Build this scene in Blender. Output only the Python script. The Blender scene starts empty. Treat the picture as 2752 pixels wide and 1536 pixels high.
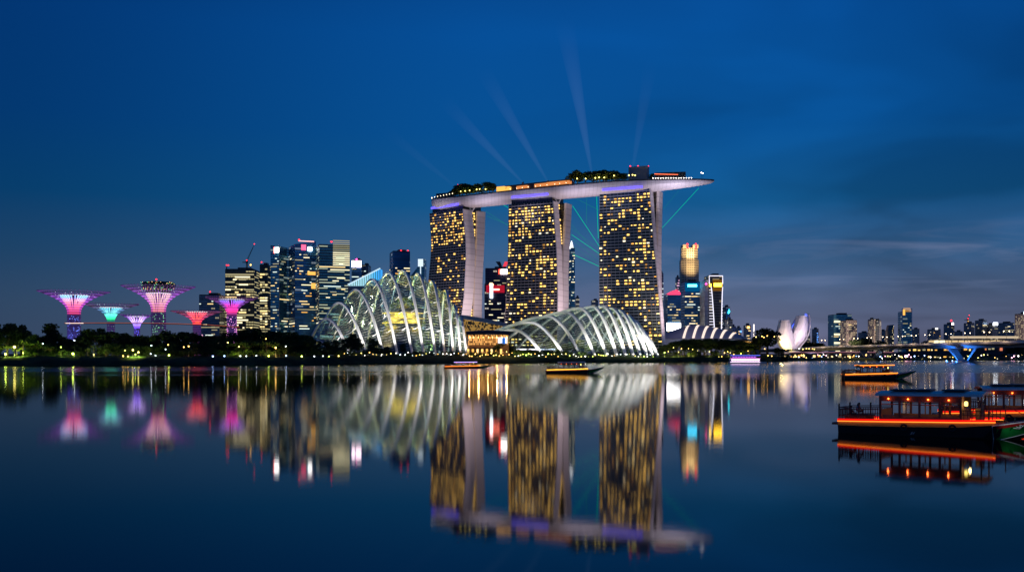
import bpy, math, random
import numpy as np
from mathutils import Vector, Matrix, Euler
random.seed(11)
SC = bpy.context.scene
COL = SC.collection
PI = math.pi
F = 2620.0      # focal length in photograph pixels (2752 wide)
CX, HY, CAMZ = 1376.0, 950.0, 7.5
R = math.radians

def at(px, y, D):                       # photograph pixel + distance -> world point
    return Vector(((px - CX) / F * D, D, CAMZ + (HY - y) / F * D))
def xat(px, D): return (px - CX) / F * D
def zat(y, D): return CAMZ + (HY - y) / F * D
def pxof(v): return CX + F * v[0] / v[1]

# ------------------------------------------------------------------ materials
def new_mat(name):
    m = bpy.data.materials.new(name); m.use_nodes = True
    nt = m.node_tree; nt.nodes.clear()
    out = nt.nodes.new('ShaderNodeOutputMaterial')
    return m, nt, out
def N(nt, typ, **kw):
    n = nt.nodes.new(typ)
    for k, v in kw.items():
        if k in n.inputs: n.inputs[k].default_value = v
        else: setattr(n, k, v)
    return n
def L(nt, a, b): nt.links.new(a, b)
def math_n(nt, op, a, b=None, c=None):
    n = nt.nodes.new('ShaderNodeMath'); n.operation = op
    for i, v in enumerate((a, b, c)):
        if v is None: continue
        if hasattr(v, 'links'): nt.links.new(v, n.inputs[i])
        else: n.inputs[i].default_value = v
    return n.outputs[0]
def mixc(nt, f, a, b):
    n = nt.nodes.new('ShaderNodeMix'); n.data_type = 'RGBA'
    for i, v in ((0, f), (6, a), (7, b)):
        if hasattr(v, 'links'): nt.links.new(v, n.inputs[i])
        elif i == 0: n.inputs[0].default_value = v
        else: n.inputs[i].default_value = (*v[:3], 1)
    return n.outputs[2]
def ramp(nt, fac, stops, interp='LINEAR'):
    n = nt.nodes.new('ShaderNodeValToRGB'); n.color_ramp.interpolation = interp
    cr = n.color_ramp
    while len(cr.elements) < len(stops): cr.elements.new(0.5)
    for e, (p, c) in zip(cr.elements, stops):
        e.position = p; e.color = (*c[:3], 1) if len(c) == 3 else c
    nt.links.new(fac, n.inputs[0])
    return n.outputs[0]
_cache = {}
def pbr(name, col, rough=.6, metal=0., var=.25, scale=.4, spec=.5):
    """plain surface broken up by noise in colour and roughness"""
    if name in _cache: return _cache[name]
    m, nt, out = new_mat(name)
    b = N(nt, 'ShaderNodeBsdfPrincipled', Metallic=metal)
    b.inputs['Specular IOR Level'].default_value = spec
    tc = N(nt, 'ShaderNodeTexCoord'); nz = N(nt, 'ShaderNodeTexNoise', Scale=scale, Detail=4.)
    L(nt, tc.outputs['Object'], nz.inputs['Vector'])
    lo = tuple(c * (1 - var) for c in col); hi = tuple(min(1, c * (1 + var)) for c in col)
    L(nt, ramp(nt, nz.outputs[0], [(.3, lo), (.7, hi)]), b.inputs['Base Color'])
    L(nt, math_n(nt, 'MULTIPLY_ADD', nz.outputs[0], .3, rough - .15), b.inputs['Roughness'])
    L(nt, b.outputs[0], out.inputs[0]); _cache[name] = m
    return m
def glow(name, col, strength, sample=False):
    if name in _cache: return _cache[name]
    m, nt, out = new_mat(name)
    e = N(nt, 'ShaderNodeEmission', Strength=strength); e.inputs[0].default_value = (*col, 1)
    L(nt, e.outputs[0], out.inputs[0])
    m.cycles.emission_sampling = 'FRONT_BACK' if sample else 'NONE'
    _cache[name] = m
    return m
def facade(name, glass=(.02, .05, .08), slab=(.06, .08, .1), fh=4., bw=3., slabf=.28, mulf=.12, lit=.0,
           litc=(1., .8, .45), lits=.35, metal=.55, rough=.22, run=3):
    """curtain wall on UVs in metres: floors, mullions, and a few dimly lit offices behind the glass"""
    if name in _cache: return _cache[name]
    m, nt, out = new_mat(name)
    uv = N(nt, 'ShaderNodeUVMap'); sp = N(nt, 'ShaderNodeSeparateXYZ'); L(nt, uv.outputs[0], sp.inputs[0])
    u = math_n(nt, 'DIVIDE', sp.outputs[0], bw); v = math_n(nt, 'DIVIDE', sp.outputs[1], fh)
    fu = math_n(nt, 'FRACT', u); fv = math_n(nt, 'FRACT', v)
    isl = math_n(nt, 'MAXIMUM', math_n(nt, 'LESS_THAN', fv, slabf), math_n(nt, 'LESS_THAN', fu, mulf))
    cell = N(nt, 'ShaderNodeCombineXYZ')
    L(nt, math_n(nt, 'FLOOR', math_n(nt, 'DIVIDE', u, run)), cell.inputs[0]); L(nt, math_n(nt, 'FLOOR', v), cell.inputs[1])
    wn = N(nt, 'ShaderNodeTexWhiteNoise', noise_dimensions='2D'); L(nt, cell.outputs[0], wn.inputs['Vector'])
    gl = mixc(nt, wn.outputs['Value'], tuple(c * .7 for c in glass), tuple(c * 1.35 for c in glass))
    b = N(nt, 'ShaderNodeBsdfPrincipled')
    L(nt, mixc(nt, isl, gl, slab), b.inputs['Base Color'])
    L(nt, math_n(nt, 'MULTIPLY_ADD', isl, .35, rough), b.inputs['Roughness'])
    L(nt, math_n(nt, 'MULTIPLY', math_n(nt, 'SUBTRACT', 1., isl), metal), b.inputs['Metallic'])
    if lit > 0:
        on = math_n(nt, 'MULTIPLY', math_n(nt, 'LESS_THAN', wn.outputs['Value'], lit), math_n(nt, 'SUBTRACT', 1., isl))
        b.inputs['Emission Color'].default_value = (*litc, 1)
        L(nt, math_n(nt, 'MULTIPLY', on, lits), b.inputs['Emission Strength'])
        m.cycles.emission_sampling = 'NONE'
    L(nt, b.outputs[0], out.inputs[0]); _cache[name] = m
    return m

# ------------------------------------------------------------------ mesh builder
class MB:
    def __init__(s): s.v, s.f, s.uv = [], [], []
    def add(s, vs, fs, uvs=None):
        o = len(s.v); s.v += [tuple(p) for p in vs]
        for i, f in enumerate(fs):
            s.f.append(tuple(o + k for k in f)); s.uv.append(uvs[i] if uvs else None)
        return s
    def box(s, c, d, rz=0., uv=False):
        x, y, z = d[0] / 2, d[1] / 2, d[2] / 2; ca, sa = math.cos(rz), math.sin(rz)
        vs = [(c[0] + a * ca - b * sa, c[1] + a * sa + b * ca, c[2] + e) for e in (-z, z) for a, b in ((-x, -y), (x, -y), (x, y), (-x, y))]
        fs = [(0, 3, 2, 1), (4, 5, 6, 7), (0, 1, 5, 4), (1, 2, 6, 5), (2, 3, 7, 6), (3, 0, 4, 7)]
        return s.add(vs, fs)
    def prism(s, poly, z0, z1, ztop=None, cap=True):
        """vertical prism over a plan polygon (counter-clockwise), walls carry UVs in metres; ztop(x,y) gives a sloping top"""
        n = len(poly); zt = [ztop(*p) if ztop else z1 for p in poly]
        vs = [(x, y, z0) for x, y in poly] + [(x, y, zt[i]) for i, (x, y) in enumerate(poly)]
        u = 0.
        for i in range(n):
            j = (i + 1) % n; w = math.hypot(poly[j][0] - poly[i][0], poly[j][1] - poly[i][1])
            s.add([vs[i], vs[j], vs[n + j], vs[n + i]], [(0, 1, 2, 3)], [[(u, z0), (u + w, z0), (u + w, zt[j]), (u, zt[i])]])
            u += w
        if cap: s.add(vs[n:], [tuple(range(n))], [[(0, 0)] * n])
        return s
    def tube(s, pts, r, n=6, caps=True):
        pts = [Vector(p) for p in pts]; k = len(pts); rr = r if isinstance(r, (list, tuple)) else [r] * k
        o = len(s.v); vs = []
        t0 = (pts[1] - pts[0]).normalized(); up = Vector((0, 0, 1)) if abs(t0.z) < .9 else Vector((1, 0, 0))
        a = t0.cross(up).normalized()
        for i in range(k):
            t = (pts[min(i + 1, k - 1)] - pts[max(i - 1, 0)]).normalized()
            a = (a - t * a.dot(t)).normalized(); b = t.cross(a)
            for q in range(n):
                an = 2 * PI * q / n; vs.append(pts[i] + (a * math.cos(an) + b * math.sin(an)) * rr[i])
        fs = [(i * n + q, i * n + (q + 1) % n, (i + 1) * n + (q + 1) % n, (i + 1) * n + q) for i in range(k - 1) for q in range(n)]
        if caps: fs += [tuple(range(n))[::-1], tuple(range((k - 1) * n, k * n))]
        return s.add(vs, fs)
    def lathe(s, prof, n=24, c=(0, 0, 0), caps=True):
        k = len(prof)
        vs = [(c[0] + r * math.cos(2 * PI * q / n), c[1] + r * math.sin(2 * PI * q / n), c[2] + z) for r, z in prof for q in range(n)]
        fs = [(i * n + q, i * n + (q + 1) % n, (i + 1) * n + (q + 1) % n, (i + 1) * n + q) for i in range(k - 1) for q in range(n)]
        if caps: fs += [tuple(range(n))[::-1], tuple(range((k - 1) * n, k * n))]
        return s.add(vs, fs)
    def ball(s, c, r, n=8, m=5, sq=(1, 1, 1)):
        vs = []
        for i in range(m + 1):
            th = PI * i / m
            for q in range(n):
                vs.append((c[0] + r * sq[0] * math.sin(th) * math.cos(2 * PI * q / n), c[1] + r * sq[1] * math.sin(th) * math.sin(2 * PI * q / n), c[2] - r * sq[2] * math.cos(th)))
        return s.add(vs, [(i * n + q, i * n + (q + 1) % n, (i + 1) * n + (q + 1) % n, (i + 1) * n + q) for i in range(m) for q in range(n)])
    def grid(s, rows, uvs=None, flip=False):
        """rows: list of equal-length point rows"""
        k, n = len(rows), len(rows[0]); vs = [p for r in rows for p in r]; fs, uu = [], []
        for i in range(k - 1):
            for q in range(n - 1):
                f = (i * n + q, i * n + q + 1, (i + 1) * n + q + 1, (i + 1) * n + q)
                if flip: f = f[::-1]
                fs.append(f)
                if uvs: uu.append([uvs[a // n][a % n] for a in f])
        return s.add(vs, fs, uu if uvs else None)
    def mesh(s, name, mats, smooth=False):
        me = bpy.data.meshes.new(name); me.from_pydata(s.v, [], s.f)
        if any(u is not None for u in s.uv):
            lay = me.uv_layers.new(name='UVMap'); li = 0
            for f, u in zip(s.f, s.uv):
                for k in range(len(f)):
                    lay.data[li].uv = u[k] if u else (0, 0); li += 1
        for m in (mats if isinstance(mats, (list, tuple)) else [mats]): me.materials.append(m)
        if smooth: me.polygons.foreach_set('use_smooth', [True] * len(me.polygons))
        me.update(); return me
    def build(s, name, mats, parent=None, smooth=False, loc=(0, 0, 0), rz=0.):
        o = bpy.data.objects.new(name, s.mesh(name, mats, smooth)); COL.objects.link(o)
        o.location = loc; o.rotation_euler = (0, 0, rz)
        if parent: o.parent = parent
        return o
def put(name, mesh, parent=None, loc=(0, 0, 0), rot=(0, 0, 0), scale=(1, 1, 1), mat=None):
    o = bpy.data.objects.new(name, mesh); COL.objects.link(o)
    o.location = loc; o.rotation_euler = rot; o.scale = scale
    if parent: o.parent = parent
    if mat:
        o.material_slots[0].link = 'OBJECT'; o.material_slots[0].material = mat
    return o
def tag(o, label=None, cat=None, group=None, kind=None):
    if label: o['label'] = label
    if cat: o['category'] = cat
    if group: o['group'] = group
    if kind: o['kind'] = kind
    return o
def thing(name, label, cat, loc=(0, 0, 0), rz=0., group=None):
    o = bpy.data.objects.new(name, None); COL.objects.link(o); o.empty_display_size = 1
    o.location = loc; o.rotation_euler = (0, 0, rz)
    return tag(o, label, cat, group)
def copy_tree(o, parent=None):
    c = o.copy(); COL.objects.link(c); c.parent = parent
    for ch in list(o.children): copy_tree(ch, c)
    return c
def lamp(kind, loc, energy, col, target=None, angle=60., blend=.6, size=1., size_y=None, radius=.5, name='floodlight', parent=None):
    d = bpy.data.lights.new(name, kind); d.energy = energy; d.color = col
    if kind == 'SPOT': d.spot_size = R(angle); d.spot_blend = blend; d.shadow_soft_size = radius
    elif kind == 'AREA':
        d.shape = 'RECTANGLE'; d.size = size; d.size_y = size_y or size
    else: d.shadow_soft_size = radius
    o = bpy.data.objects.new(name, d); COL.objects.link(o); o.location = loc
    if target is not None: o.rotation_euler = (Vector(target) - Vector(loc)).to_track_quat('-Z', 'Y').to_euler()
    if parent: o.parent = parent
    return o

ORD = "first second third fourth fifth sixth seventh eighth ninth tenth eleventh twelfth thirteenth fourteenth fifteenth sixteenth seventeenth eighteenth nineteenth twentieth twenty-first twenty-second twenty-third twenty-fourth twenty-fifth twenty-sixth twenty-seventh twenty-eighth twenty-ninth thirtieth".split()
ORD += [f"{a}-{b}" for a in ('thirty', 'forty', 'fifty', 'sixty', 'seventy', 'eighty') for b in ORD[:9]]
REG = [(108, 'left of the purple-rimmed funnel tree'), (245, 'below the purple-rimmed funnel tree'), (330, 'below the teal funnel tree'), (400, 'below the violet funnel tree'),
       (480, 'below the tallest funnel tree'), (570, 'below the orange funnel tree'), (690, 'below the magenta funnel tree'), (850, 'below the blue glass towers'),
       (1257, 'before the tall ribbed dome'), (1375, 'beside the lit restaurant pavilion'), (1770, 'before the wide ribbed dome'), (2032, 'before the arched roof hall'),
       (2110, 'by the lotus museum'), (2330, 'left of the first bridge pier'), (2540, 'between the two bridge piers'), (9999, 'right of the last V pier')]
PENDING = []
def auto(o, phrase, px): PENDING.append((phrase, next(t for lim, t in REG if px < lim), px, o)); return o
def flush_labels():
    gr = {}
    for ph, rg, px, o in PENDING: gr.setdefault((ph, rg), []).append((px, o))
    for (ph, rg), l in gr.items():
        l.sort(key=lambda t: t[0])
        for i, (px, o) in enumerate(l):
            o['label'] = f"{ph} {rg}" + ('' if len(l) == 1 else f", {ORD[i]} from left" if i < len(ORD) else ', rightmost')

# ------------------------------------------------------------------ shared materials
def panelled(name, col, axis, pitch, rough=.6, lo=.72, sc=.05):
    if name in _cache: return _cache[name]
    m, nt, out = new_mat(name); b = N(nt, 'ShaderNodeBsdfPrincipled', Roughness=rough); tc = N(nt, 'ShaderNodeTexCoord'); sp = N(nt, 'ShaderNodeSeparateXYZ'); L(nt, tc.outputs['Object'], sp.inputs[0])
    k = math_n(nt, 'DIVIDE', sp.outputs[axis], pitch); wn = N(nt, 'ShaderNodeTexWhiteNoise', noise_dimensions='1D'); L(nt, math_n(nt, 'FLOOR', k), wn.inputs['W'])
    mp = N(nt, 'ShaderNodeMapping'); mp.inputs['Scale'].default_value = (1, 1, .25); L(nt, tc.outputs['Object'], mp.inputs['Vector'])
    nz = N(nt, 'ShaderNodeTexNoise', Scale=sc, Detail=5.); L(nt, mp.outputs[0], nz.inputs['Vector'])
    f = math_n(nt, 'MULTIPLY', math_n(nt, 'SUBTRACT', 1., math_n(nt, 'MULTIPLY', math_n(nt, 'LESS_THAN', math_n(nt, 'FRACT', k), .12), 1 - lo)), math_n(nt, 'MULTIPLY_ADD', wn.outputs['Value'], .10, math_n(nt, 'MULTIPLY_ADD', nz.outputs[0], .35, .74)))
    L(nt, mixc(nt, f, (0, 0, 0), col), b.inputs['Base Color']); L(nt, b.outputs[0], out.inputs[0]); _cache[name] = m; return m
M_conc = panelled('pale_concrete', (.62, .58, .56), 2, 6.9)
M_white = pbr('white_paint', (.78, .78, .76), .4, var=.06, scale=.2)
M_dark = pbr('dark_metal', (.03, .032, .036), .5)
M_roof = pbr('dark_roof', (.05, .055, .06), .6, scale=.1)
M_ground = pbr('ground_grass', (.03, .05, .022), .95, var=.5, scale=.08, spec=.1)
M_trunk = pbr('bark', (.09, .065, .045), .9)
E_warm = glow('lit_warm', (1., .72, .30), 1.5)
E_amber = glow('lit_amber', (1., .50, .10), 1.3)
E_gold = glow('lit_gold', (1., .60, .16), 1.6)
E_cool = glow('lit_cool', (.80, .95, .85), 1.3)
E_cream = glow('lit_cream', (1., .86, .52), 1.6)
E_dim = glow('lit_dim', (.85, .75, .42), .5)
E_white = glow('lit_white', (1., .97, .95), 9.)
E_red = glow('beacon_red', (1., .025, .04), 4.)
E_blue = glow('lit_blue', (.12, .35, 1.), 2.5)
WINS = [E_warm, E_cream, E_cool, E_amber, E_dim]
winbox = MB().box((0, 0, 0), (1, 1, 1)).mesh('window', E_warm)
bulbm = MB().ball((0, 0, 0), 1, 8, 6).mesh('bulb', E_white)
GZ = 6.2

# ------------------------------------------------------------------ camera, world
cam = bpy.data.cameras.new('camera'); co = bpy.data.objects.new('camera', cam); COL.objects.link(co)
co.location = (0, 0, CAMZ); co.rotation_euler = (PI / 2, 0, 0)
cam.sensor_width = 36; cam.lens = F / 2752 * 36; cam.shift_y = (HY - 768) / 2752; cam.clip_end = 60000; cam.clip_start = .5
SC.camera = co
w = bpy.data.worlds.new('World'); SC.world = w; w.use_nodes = True
def make_sky():
    nt = w.node_tree; nt.nodes.clear()
    out = N(nt, 'ShaderNodeOutputWorld'); bg = N(nt, 'ShaderNodeBackground', Strength=1.)
    tc = N(nt, 'ShaderNodeTexCoord'); sp = N(nt, 'ShaderNodeSeparateXYZ'); L(nt, tc.outputs['Generated'], sp.inputs[0])
    X, Y, Z = sp.outputs
    e = math_n(nt, 'MAXIMUM', Z, 0.)
    base = ramp(nt, e, [(0., (.134, .130, .212)), (.05, (.098, .132, .236)), (.095, (.042, .114, .246)), (.15, (.006, .096, .266)),
                        (.22, (.002, .081, .292)), (.31, (.0015, .076, .306)), (.5, (.002, .026, .15)), (1., (.001, .010, .07))])
    # the evening side of the sky (bearing a little right of the hotel) is brighter than the left
    az = math_n(nt, 'ARCTAN2', X, Y)
    wide = ramp(nt, math_n(nt, 'MULTIPLY_ADD', az, .5, .5), [(0., (1.7,) * 3), (.06, (1.1,) * 3), (.14, (.30, .42, .48)), (.27, (.20, .42, .50)), (.40, (.72, .84, .86)), (.52, (1.08,) * 3), (.62, (1.02,) * 3), (.77, (.62, .70, .74)), (.90, (.9,) * 3), (1., (1.7,) * 3)], 'B_SPLINE')  # ramp ends add brightness to unseen sky behind camera for ambient and facade reflections
    mul = N(nt, 'ShaderNodeVectorMath', operation='MULTIPLY'); L(nt, base, mul.inputs[0]); L(nt, wide, mul.inputs[1])
    # soft cloud layers on a plane overhead
    den = math_n(nt, 'ADD', e, .16)
    cv = N(nt, 'ShaderNodeCombineXYZ'); L(nt, math_n(nt, 'DIVIDE', X, den), cv.inputs[0]); L(nt, math_n(nt, 'DIVIDE', Y, den), cv.inputs[1])
    nz = N(nt, 'ShaderNodeTexNoise', Scale=1.15, Detail=3.5, Roughness=.45, Distortion=.4); L(nt, cv.outputs[0], nz.inputs['Vector'])
    rightness = math_n(nt, 'SMOOTH_MIN', math_n(nt, 'MAXIMUM', math_n(nt, 'MULTIPLY_ADD', az, 2.2, .25), 0.), 1., .2)
    dk = ramp(nt, nz.outputs[0], [(.36, (1.20,) * 3), (.5, (.98,) * 3), (.66, (.72,) * 3)], 'EASE')
    dkm = mixc(nt, rightness, (1, 1, 1), dk)
    mul2 = N(nt, 'ShaderNodeVectorMath', operation='MULTIPLY'); L(nt, mul.outputs[0], mul2.inputs[0]); L(nt, dkm, mul2.inputs[1])
    # thin lit streaks low on the right
    st = N(nt, 'ShaderNodeMapping'); st.inputs['Scale'].default_value = (4., 4., 36.); L(nt, tc.outputs['Generated'], st.inputs['Vector'])
    nz2 = N(nt, 'ShaderNodeTexNoise', Scale=1.3, Detail=6., Roughness=.55, Distortion=.8); L(nt, st.outputs[0], nz2.inputs['Vector'])
    band = ramp(nt, e, [(.05, (0, 0, 0)), (.08, (1, 1, 1)), (.10, (1, 1, 1)), (.125, (0, 0, 0))])
    streak = math_n(nt, 'MULTIPLY', math_n(nt, 'MULTIPLY', ramp(nt, nz2.outputs[0], [(.48, (0, 0, 0)), (.68, (1, 1, 1))]), band), rightness)
    col = mixc(nt, math_n(nt, 'MULTIPLY', streak, .55), mul2.outputs[0], (.16, .20, .34))
    # a physical sky after sunset gives the residual twilight
    sk = N(nt, 'ShaderNodeTexSky', sky_type='NISHITA'); sk.sun_disc = False
    sk.sun_elevation = R(-3); sk.sun_rotation = R(20); sk.ozone_density = 4
    mx = N(nt, 'ShaderNodeVectorMath', operation='MULTIPLY_ADD'); L(nt, sk.outputs[0], mx.inputs[0]); mx.inputs[1].default_value = (.02, .02, .02); L(nt, col, mx.inputs[2])
    L(nt, mx.outputs[0], bg.inputs[0]); L(nt, bg.outputs[0], out.inputs[0])
make_sky()
SC.view_settings.view_transform = 'Standard'; SC.view_settings.look = 'None'; SC.view_settings.exposure = 0; SC.view_settings.gamma = 1
cy = SC.cycles
cy.use_denoising = True; cy.denoiser = 'OPENIMAGEDENOISE'
cy.max_bounces = 7; cy.diffuse_bounces = 2; cy.glossy_bounces = 4; cy.transmission_bounces = 4; cy.transparent_max_bounces = 24
cy.caustics_reflective = False; cy.caustics_refractive = False; cy.sample_clamp_indirect = 12; cy.use_light_tree = True; cy.volume_max_steps = 64

# ------------------------------------------------------------------ water and land
SHORE = [(-900, 585), (-200, 590), (0, 595), (350, 600), (700, 612), (900, 665), (1000, 700), (1200, 745), (1376, 786), (1550, 815), (1750, 854), (1900, 880), (2050, 893), (2088, 905),
         (2115, 960), (2200, 1040), (2300, 1075), (2500, 1085), (2752, 1090), (3400, 1100)]
def shoreD(px): return float(np.interp(px, [p for p, _ in SHORE], [d for _, d in SHORE]))
def hmax(px): return float(np.interp(px, [2060, 2130], [GZ, 3.2]))
def ground_z(px, D):
    t = D - shoreD(px)
    return float(np.interp(t, [0, 5, 18, 34], [-1.2, 2.2 * hmax(px) / GZ, .88 * hmax(px), hmax(px)]))
def make_land():
    b = MB(); rows = []
    pxs = np.linspace(-900, 3400, 260)
    for dt in (-3, 0, 2.5, 5, 11, 18, 26, 34, 60, 200, 600, 2000, 12000):
        row = []
        for px in pxs:
            D = shoreD(px) + dt; z = ground_z(px, D) if dt >= 0 else -4.
            wob = 0 if dt > 60 else .18 * math.sin(px * .31 + dt) + .12 * math.sin(px * .73 + dt * 2)
            row.append((xat(px, D), D, z + (wob if dt > 0 else 0)))
        rows.append(row)
    b.grid(rows); tag(b.build('ground', M_ground, smooth=True), kind='structure')
make_land()
def make_water():
    m, nt, out = new_mat('bay_water')
    b = N(nt, 'ShaderNodeBsdfAnisotropic', distribution='BECKMANN'); df = N(nt, 'ShaderNodeBsdfDiffuse'); df.inputs[0].default_value = (.0003, .001, .002, 1)
    fr = N(nt, 'ShaderNodeFresnel', IOR=1.33); mx = N(nt, 'ShaderNodeMixShader'); L(nt, fr.outputs[0], mx.inputs[0]); L(nt, df.outputs[0], mx.inputs[1]); L(nt, b.outputs[0], mx.inputs[2])
    tc = N(nt, 'ShaderNodeTexCoord'); sp = N(nt, 'ShaderNodeSeparateXYZ'); L(nt, tc.outputs['Object'], sp.inputs[0])
    mp = N(nt, 'ShaderNodeMapping'); mp.inputs['Scale'].default_value = (.004, .02, 1); L(nt, tc.outputs['Object'], mp.inputs['Vector'])
    nz = N(nt, 'ShaderNodeTexNoise', Scale=1., Detail=5., Roughness=.55, Distortion=.6); L(nt, mp.outputs[0], nz.inputs['Vector'])
    # boats stir the channel near the far bank: rougher there, glassy near the viewer
    wob = math_n(nt, 'MULTIPLY_ADD', nz.outputs[0], 260., -130.)
    yy = math_n(nt, 'DIVIDE', math_n(nt, 'ADD', sp.outputs[1], wob), 1000.)
    rr = ramp(nt, yy, [(0., (.052,) * 3), (.06, (.056,) * 3), (.12, (.063,) * 3), (.25, (.072,) * 3), (.33, (.088,) * 3), (.42, (.20,) * 3), (.56, (.24,) * 3), (.72, (.19,) * 3), (.95, (.18,) * 3)])
    L(nt, rr, b.inputs['Roughness'])
    mp2 = N(nt, 'ShaderNodeMapping'); mp2.inputs['Scale'].default_value = (.35, .5, 1); L(nt, tc.outputs['Object'], mp2.inputs['Vector'])
    n2 = N(nt, 'ShaderNodeTexNoise', Scale=1., Detail=3.); L(nt, mp2.outputs[0], n2.inputs['Vector'])
    bp = N(nt, 'ShaderNodeBump', Strength=.035, Distance=.05); L(nt, n2.outputs[0], bp.inputs['Height'])
    L(nt, bp.outputs[0], b.inputs['Normal']); L(nt, mx.outputs[0], out.inputs[0])
    o = MB().grid([[(x, y, 0) for x in (-4000, -1000, 0, 1000, 4000)] for y in (-800, 0, 400, 1300)]).build('water', m)
    tag(o, kind='structure')
make_water()

# ------------------------------------------------------------------ trees
def leaf_mat(name, c):
    if name in _cache: return _cache[name]
    m, nt, out = new_mat(name)
    b = N(nt, 'ShaderNodeBsdfPrincipled', Roughness=.7); b.inputs['Specular IOR Level'].default_value = .2
    g = N(nt, 'ShaderNodeNewGeometry')
    L(nt, ramp(nt, g.outputs['Random Per Island'], [(0, tuple(k * .5 for k in c)), (.5, c), (1, (c[0] * 1.9, c[1] * 1.6, c[2] * 1.3))]), b.inputs['Base Color'])
    tr = N(nt, 'ShaderNodeBsdfTranslucent'); tr.inputs[0].default_value = (c[0] * 1.3, c[1] * 1.5, c[2], 1)
    mx = N(nt, 'ShaderNodeMixShader'); mx.inputs[0].default_value = .25
    L(nt, b.outputs[0], mx.inputs[1]); L(nt, tr.outputs[0], mx.inputs[2]); L(nt, mx.outputs[0], out.inputs[0]); _cache[name] = m
    return m
LEAF = leaf_mat('leaf_dark', (.026, .046, .018)); LEAF2 = leaf_mat('leaf_mid', (.05, .085, .022)); LEAF3 = leaf_mat('leaf_olive', (.07, .09, .025))
def leaf_cloud(rng, blobs, n, size):
    c = []; 
    vol = np.array([b[3] for b in blobs]) ** 2; pick = rng.choice(len(blobs), n, p=vol / vol.sum())
    bl = np.array(blobs)[pick]
    d = rng.normal(size=(n, 3)); d /= np.linalg.norm(d, axis=1)[:, None]
    r = bl[:, 3:4] * rng.uniform(.35, 1.08, (n, 1)) ** .6
    d[:, 2] *= .75
    P = bl[:, :3] + d * r
    a = rng.normal(size=(n, 3)); a /= np.linalg.norm(a, axis=1)[:, None]
    t = np.cross(a, rng.normal(size=(n, 3))); t /= np.linalg.norm(t, axis=1)[:, None]
    s = size * rng.uniform(.55, 1.3, (n, 1))
    q = np.stack([P + a * s, P + t * s * .6, P - a * s, P - t * s * .6], 1).reshape(-1, 3)
    b = MB(); b.v = [tuple(v) for v in q]; b.f = [tuple(range(4 * i, 4 * i + 4)) for i in range(n)]; b.uv = [None] * n
    return b
PROTO = {}
def make_tree_proto(kind, seed):
    """unit-height tree: trunk with limbs, crown of leaf clumps with gaps"""
    rng = np.random.default_rng(seed); tb = MB(); blobs = []
    if kind == 'palm':
        lean = rng.uniform(-.06, .06)
        tb.tube([(0, 0, 0), (lean * .4, 0, .4), (lean, 0, .8)], [.028, .02, .016], 6)
        cb = MB()
        for k in range(15):
            an = 2 * PI * k / 15 + rng.uniform(-.2, .2); up = rng.uniform(.0, .19); ln = rng.uniform(.24, .34)
            dx, dy = math.cos(an), math.sin(an); prev = None
            for s in range(6):
                t = s / 5; p = Vector((lean + dx * ln * t, dy * ln * t, .8 + up * math.sin(t * 2.2) - .20 * t * t)); wd = .042 * math.sin(PI * (.15 + .8 * t)) + .004
                a, b_ = p + Vector((-dy, dx, -.3)) * wd, p + Vector((dy, -dx, -.3)) * wd
                if prev: cb.add([prev[0], a, p, prev[2]], [(0, 1, 2, 3)]); cb.add([prev[2], p, b_, prev[1]], [(0, 1, 2, 3)])
                prev = (a, b_, p)
        return tb, cb
    th = {'round': .30, 'tall': .22, 'umbrella': .48, 'open': .34, 'bush': .06}[kind]
    tb.tube([(0, 0, -.02), (rng.uniform(-.01, .01), 0, th * .6), (rng.uniform(-.02, .02), 0, th + .12)], [.032, .024, .016], 7)
    if kind == 'bush':
        for k in range(7): blobs.append((rng.uniform(-.45, .45), rng.uniform(-.3, .3), rng.uniform(.25, .7), rng.uniform(.22, .34)))
    else:
        nb = {'round': 13, 'tall': 13, 'umbrella': 17, 'open': 10}[kind]
        for k in range(nb):
            an = rng.uniform(0, 2 * PI)
            if kind == 'umbrella': rad = rng.uniform(.1, .52); z = .92 - .35 * (rad / .5) ** 2 * .5 - rng.uniform(.05, .17); r = rng.uniform(.09, .15)
            elif kind == 'tall': rad = rng.uniform(0, .16); z = rng.uniform(.34, .90); r = rng.uniform(.10, .16) * (1.15 - .45 * abs(z - .55) / .4)
            elif kind == 'open': rad = rng.uniform(.08, .34); z = rng.uniform(.45, .92); r = rng.uniform(.07, .13)
            else: rad = rng.uniform(.02, .27); z = rng.uniform(.42, .84) - rad * .3; r = rng.uniform(.12, .2)
            x, y = rad * math.cos(an), rad * math.sin(an); blobs.append((x, y, z, r))
            if k % 2 == 0: tb.tube([(0, 0, th * rng.uniform(.7, 1.)), (x * .5, y * .5, (th + z) / 2 + .02), (x * .9, y * .9, z)], [.015, .01, .004], 5)
    n = {'round': 1500, 'tall': 1300, 'umbrella': 1500, 'open': 900, 'bush': 700}[kind]
    return tb, leaf_cloud(rng, blobs, n, .034 if kind != 'bush' else .06)
def proto(kind, seed, leaf):
    key = (kind, seed, leaf.name)
    if key not in PROTO:
        tb, cb = make_tree_proto(kind, seed)
        PROTO[key] = (tb.mesh('trunk', M_trunk, True), cb.mesh('crown', leaf))
    return PROTO[key]
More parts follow.
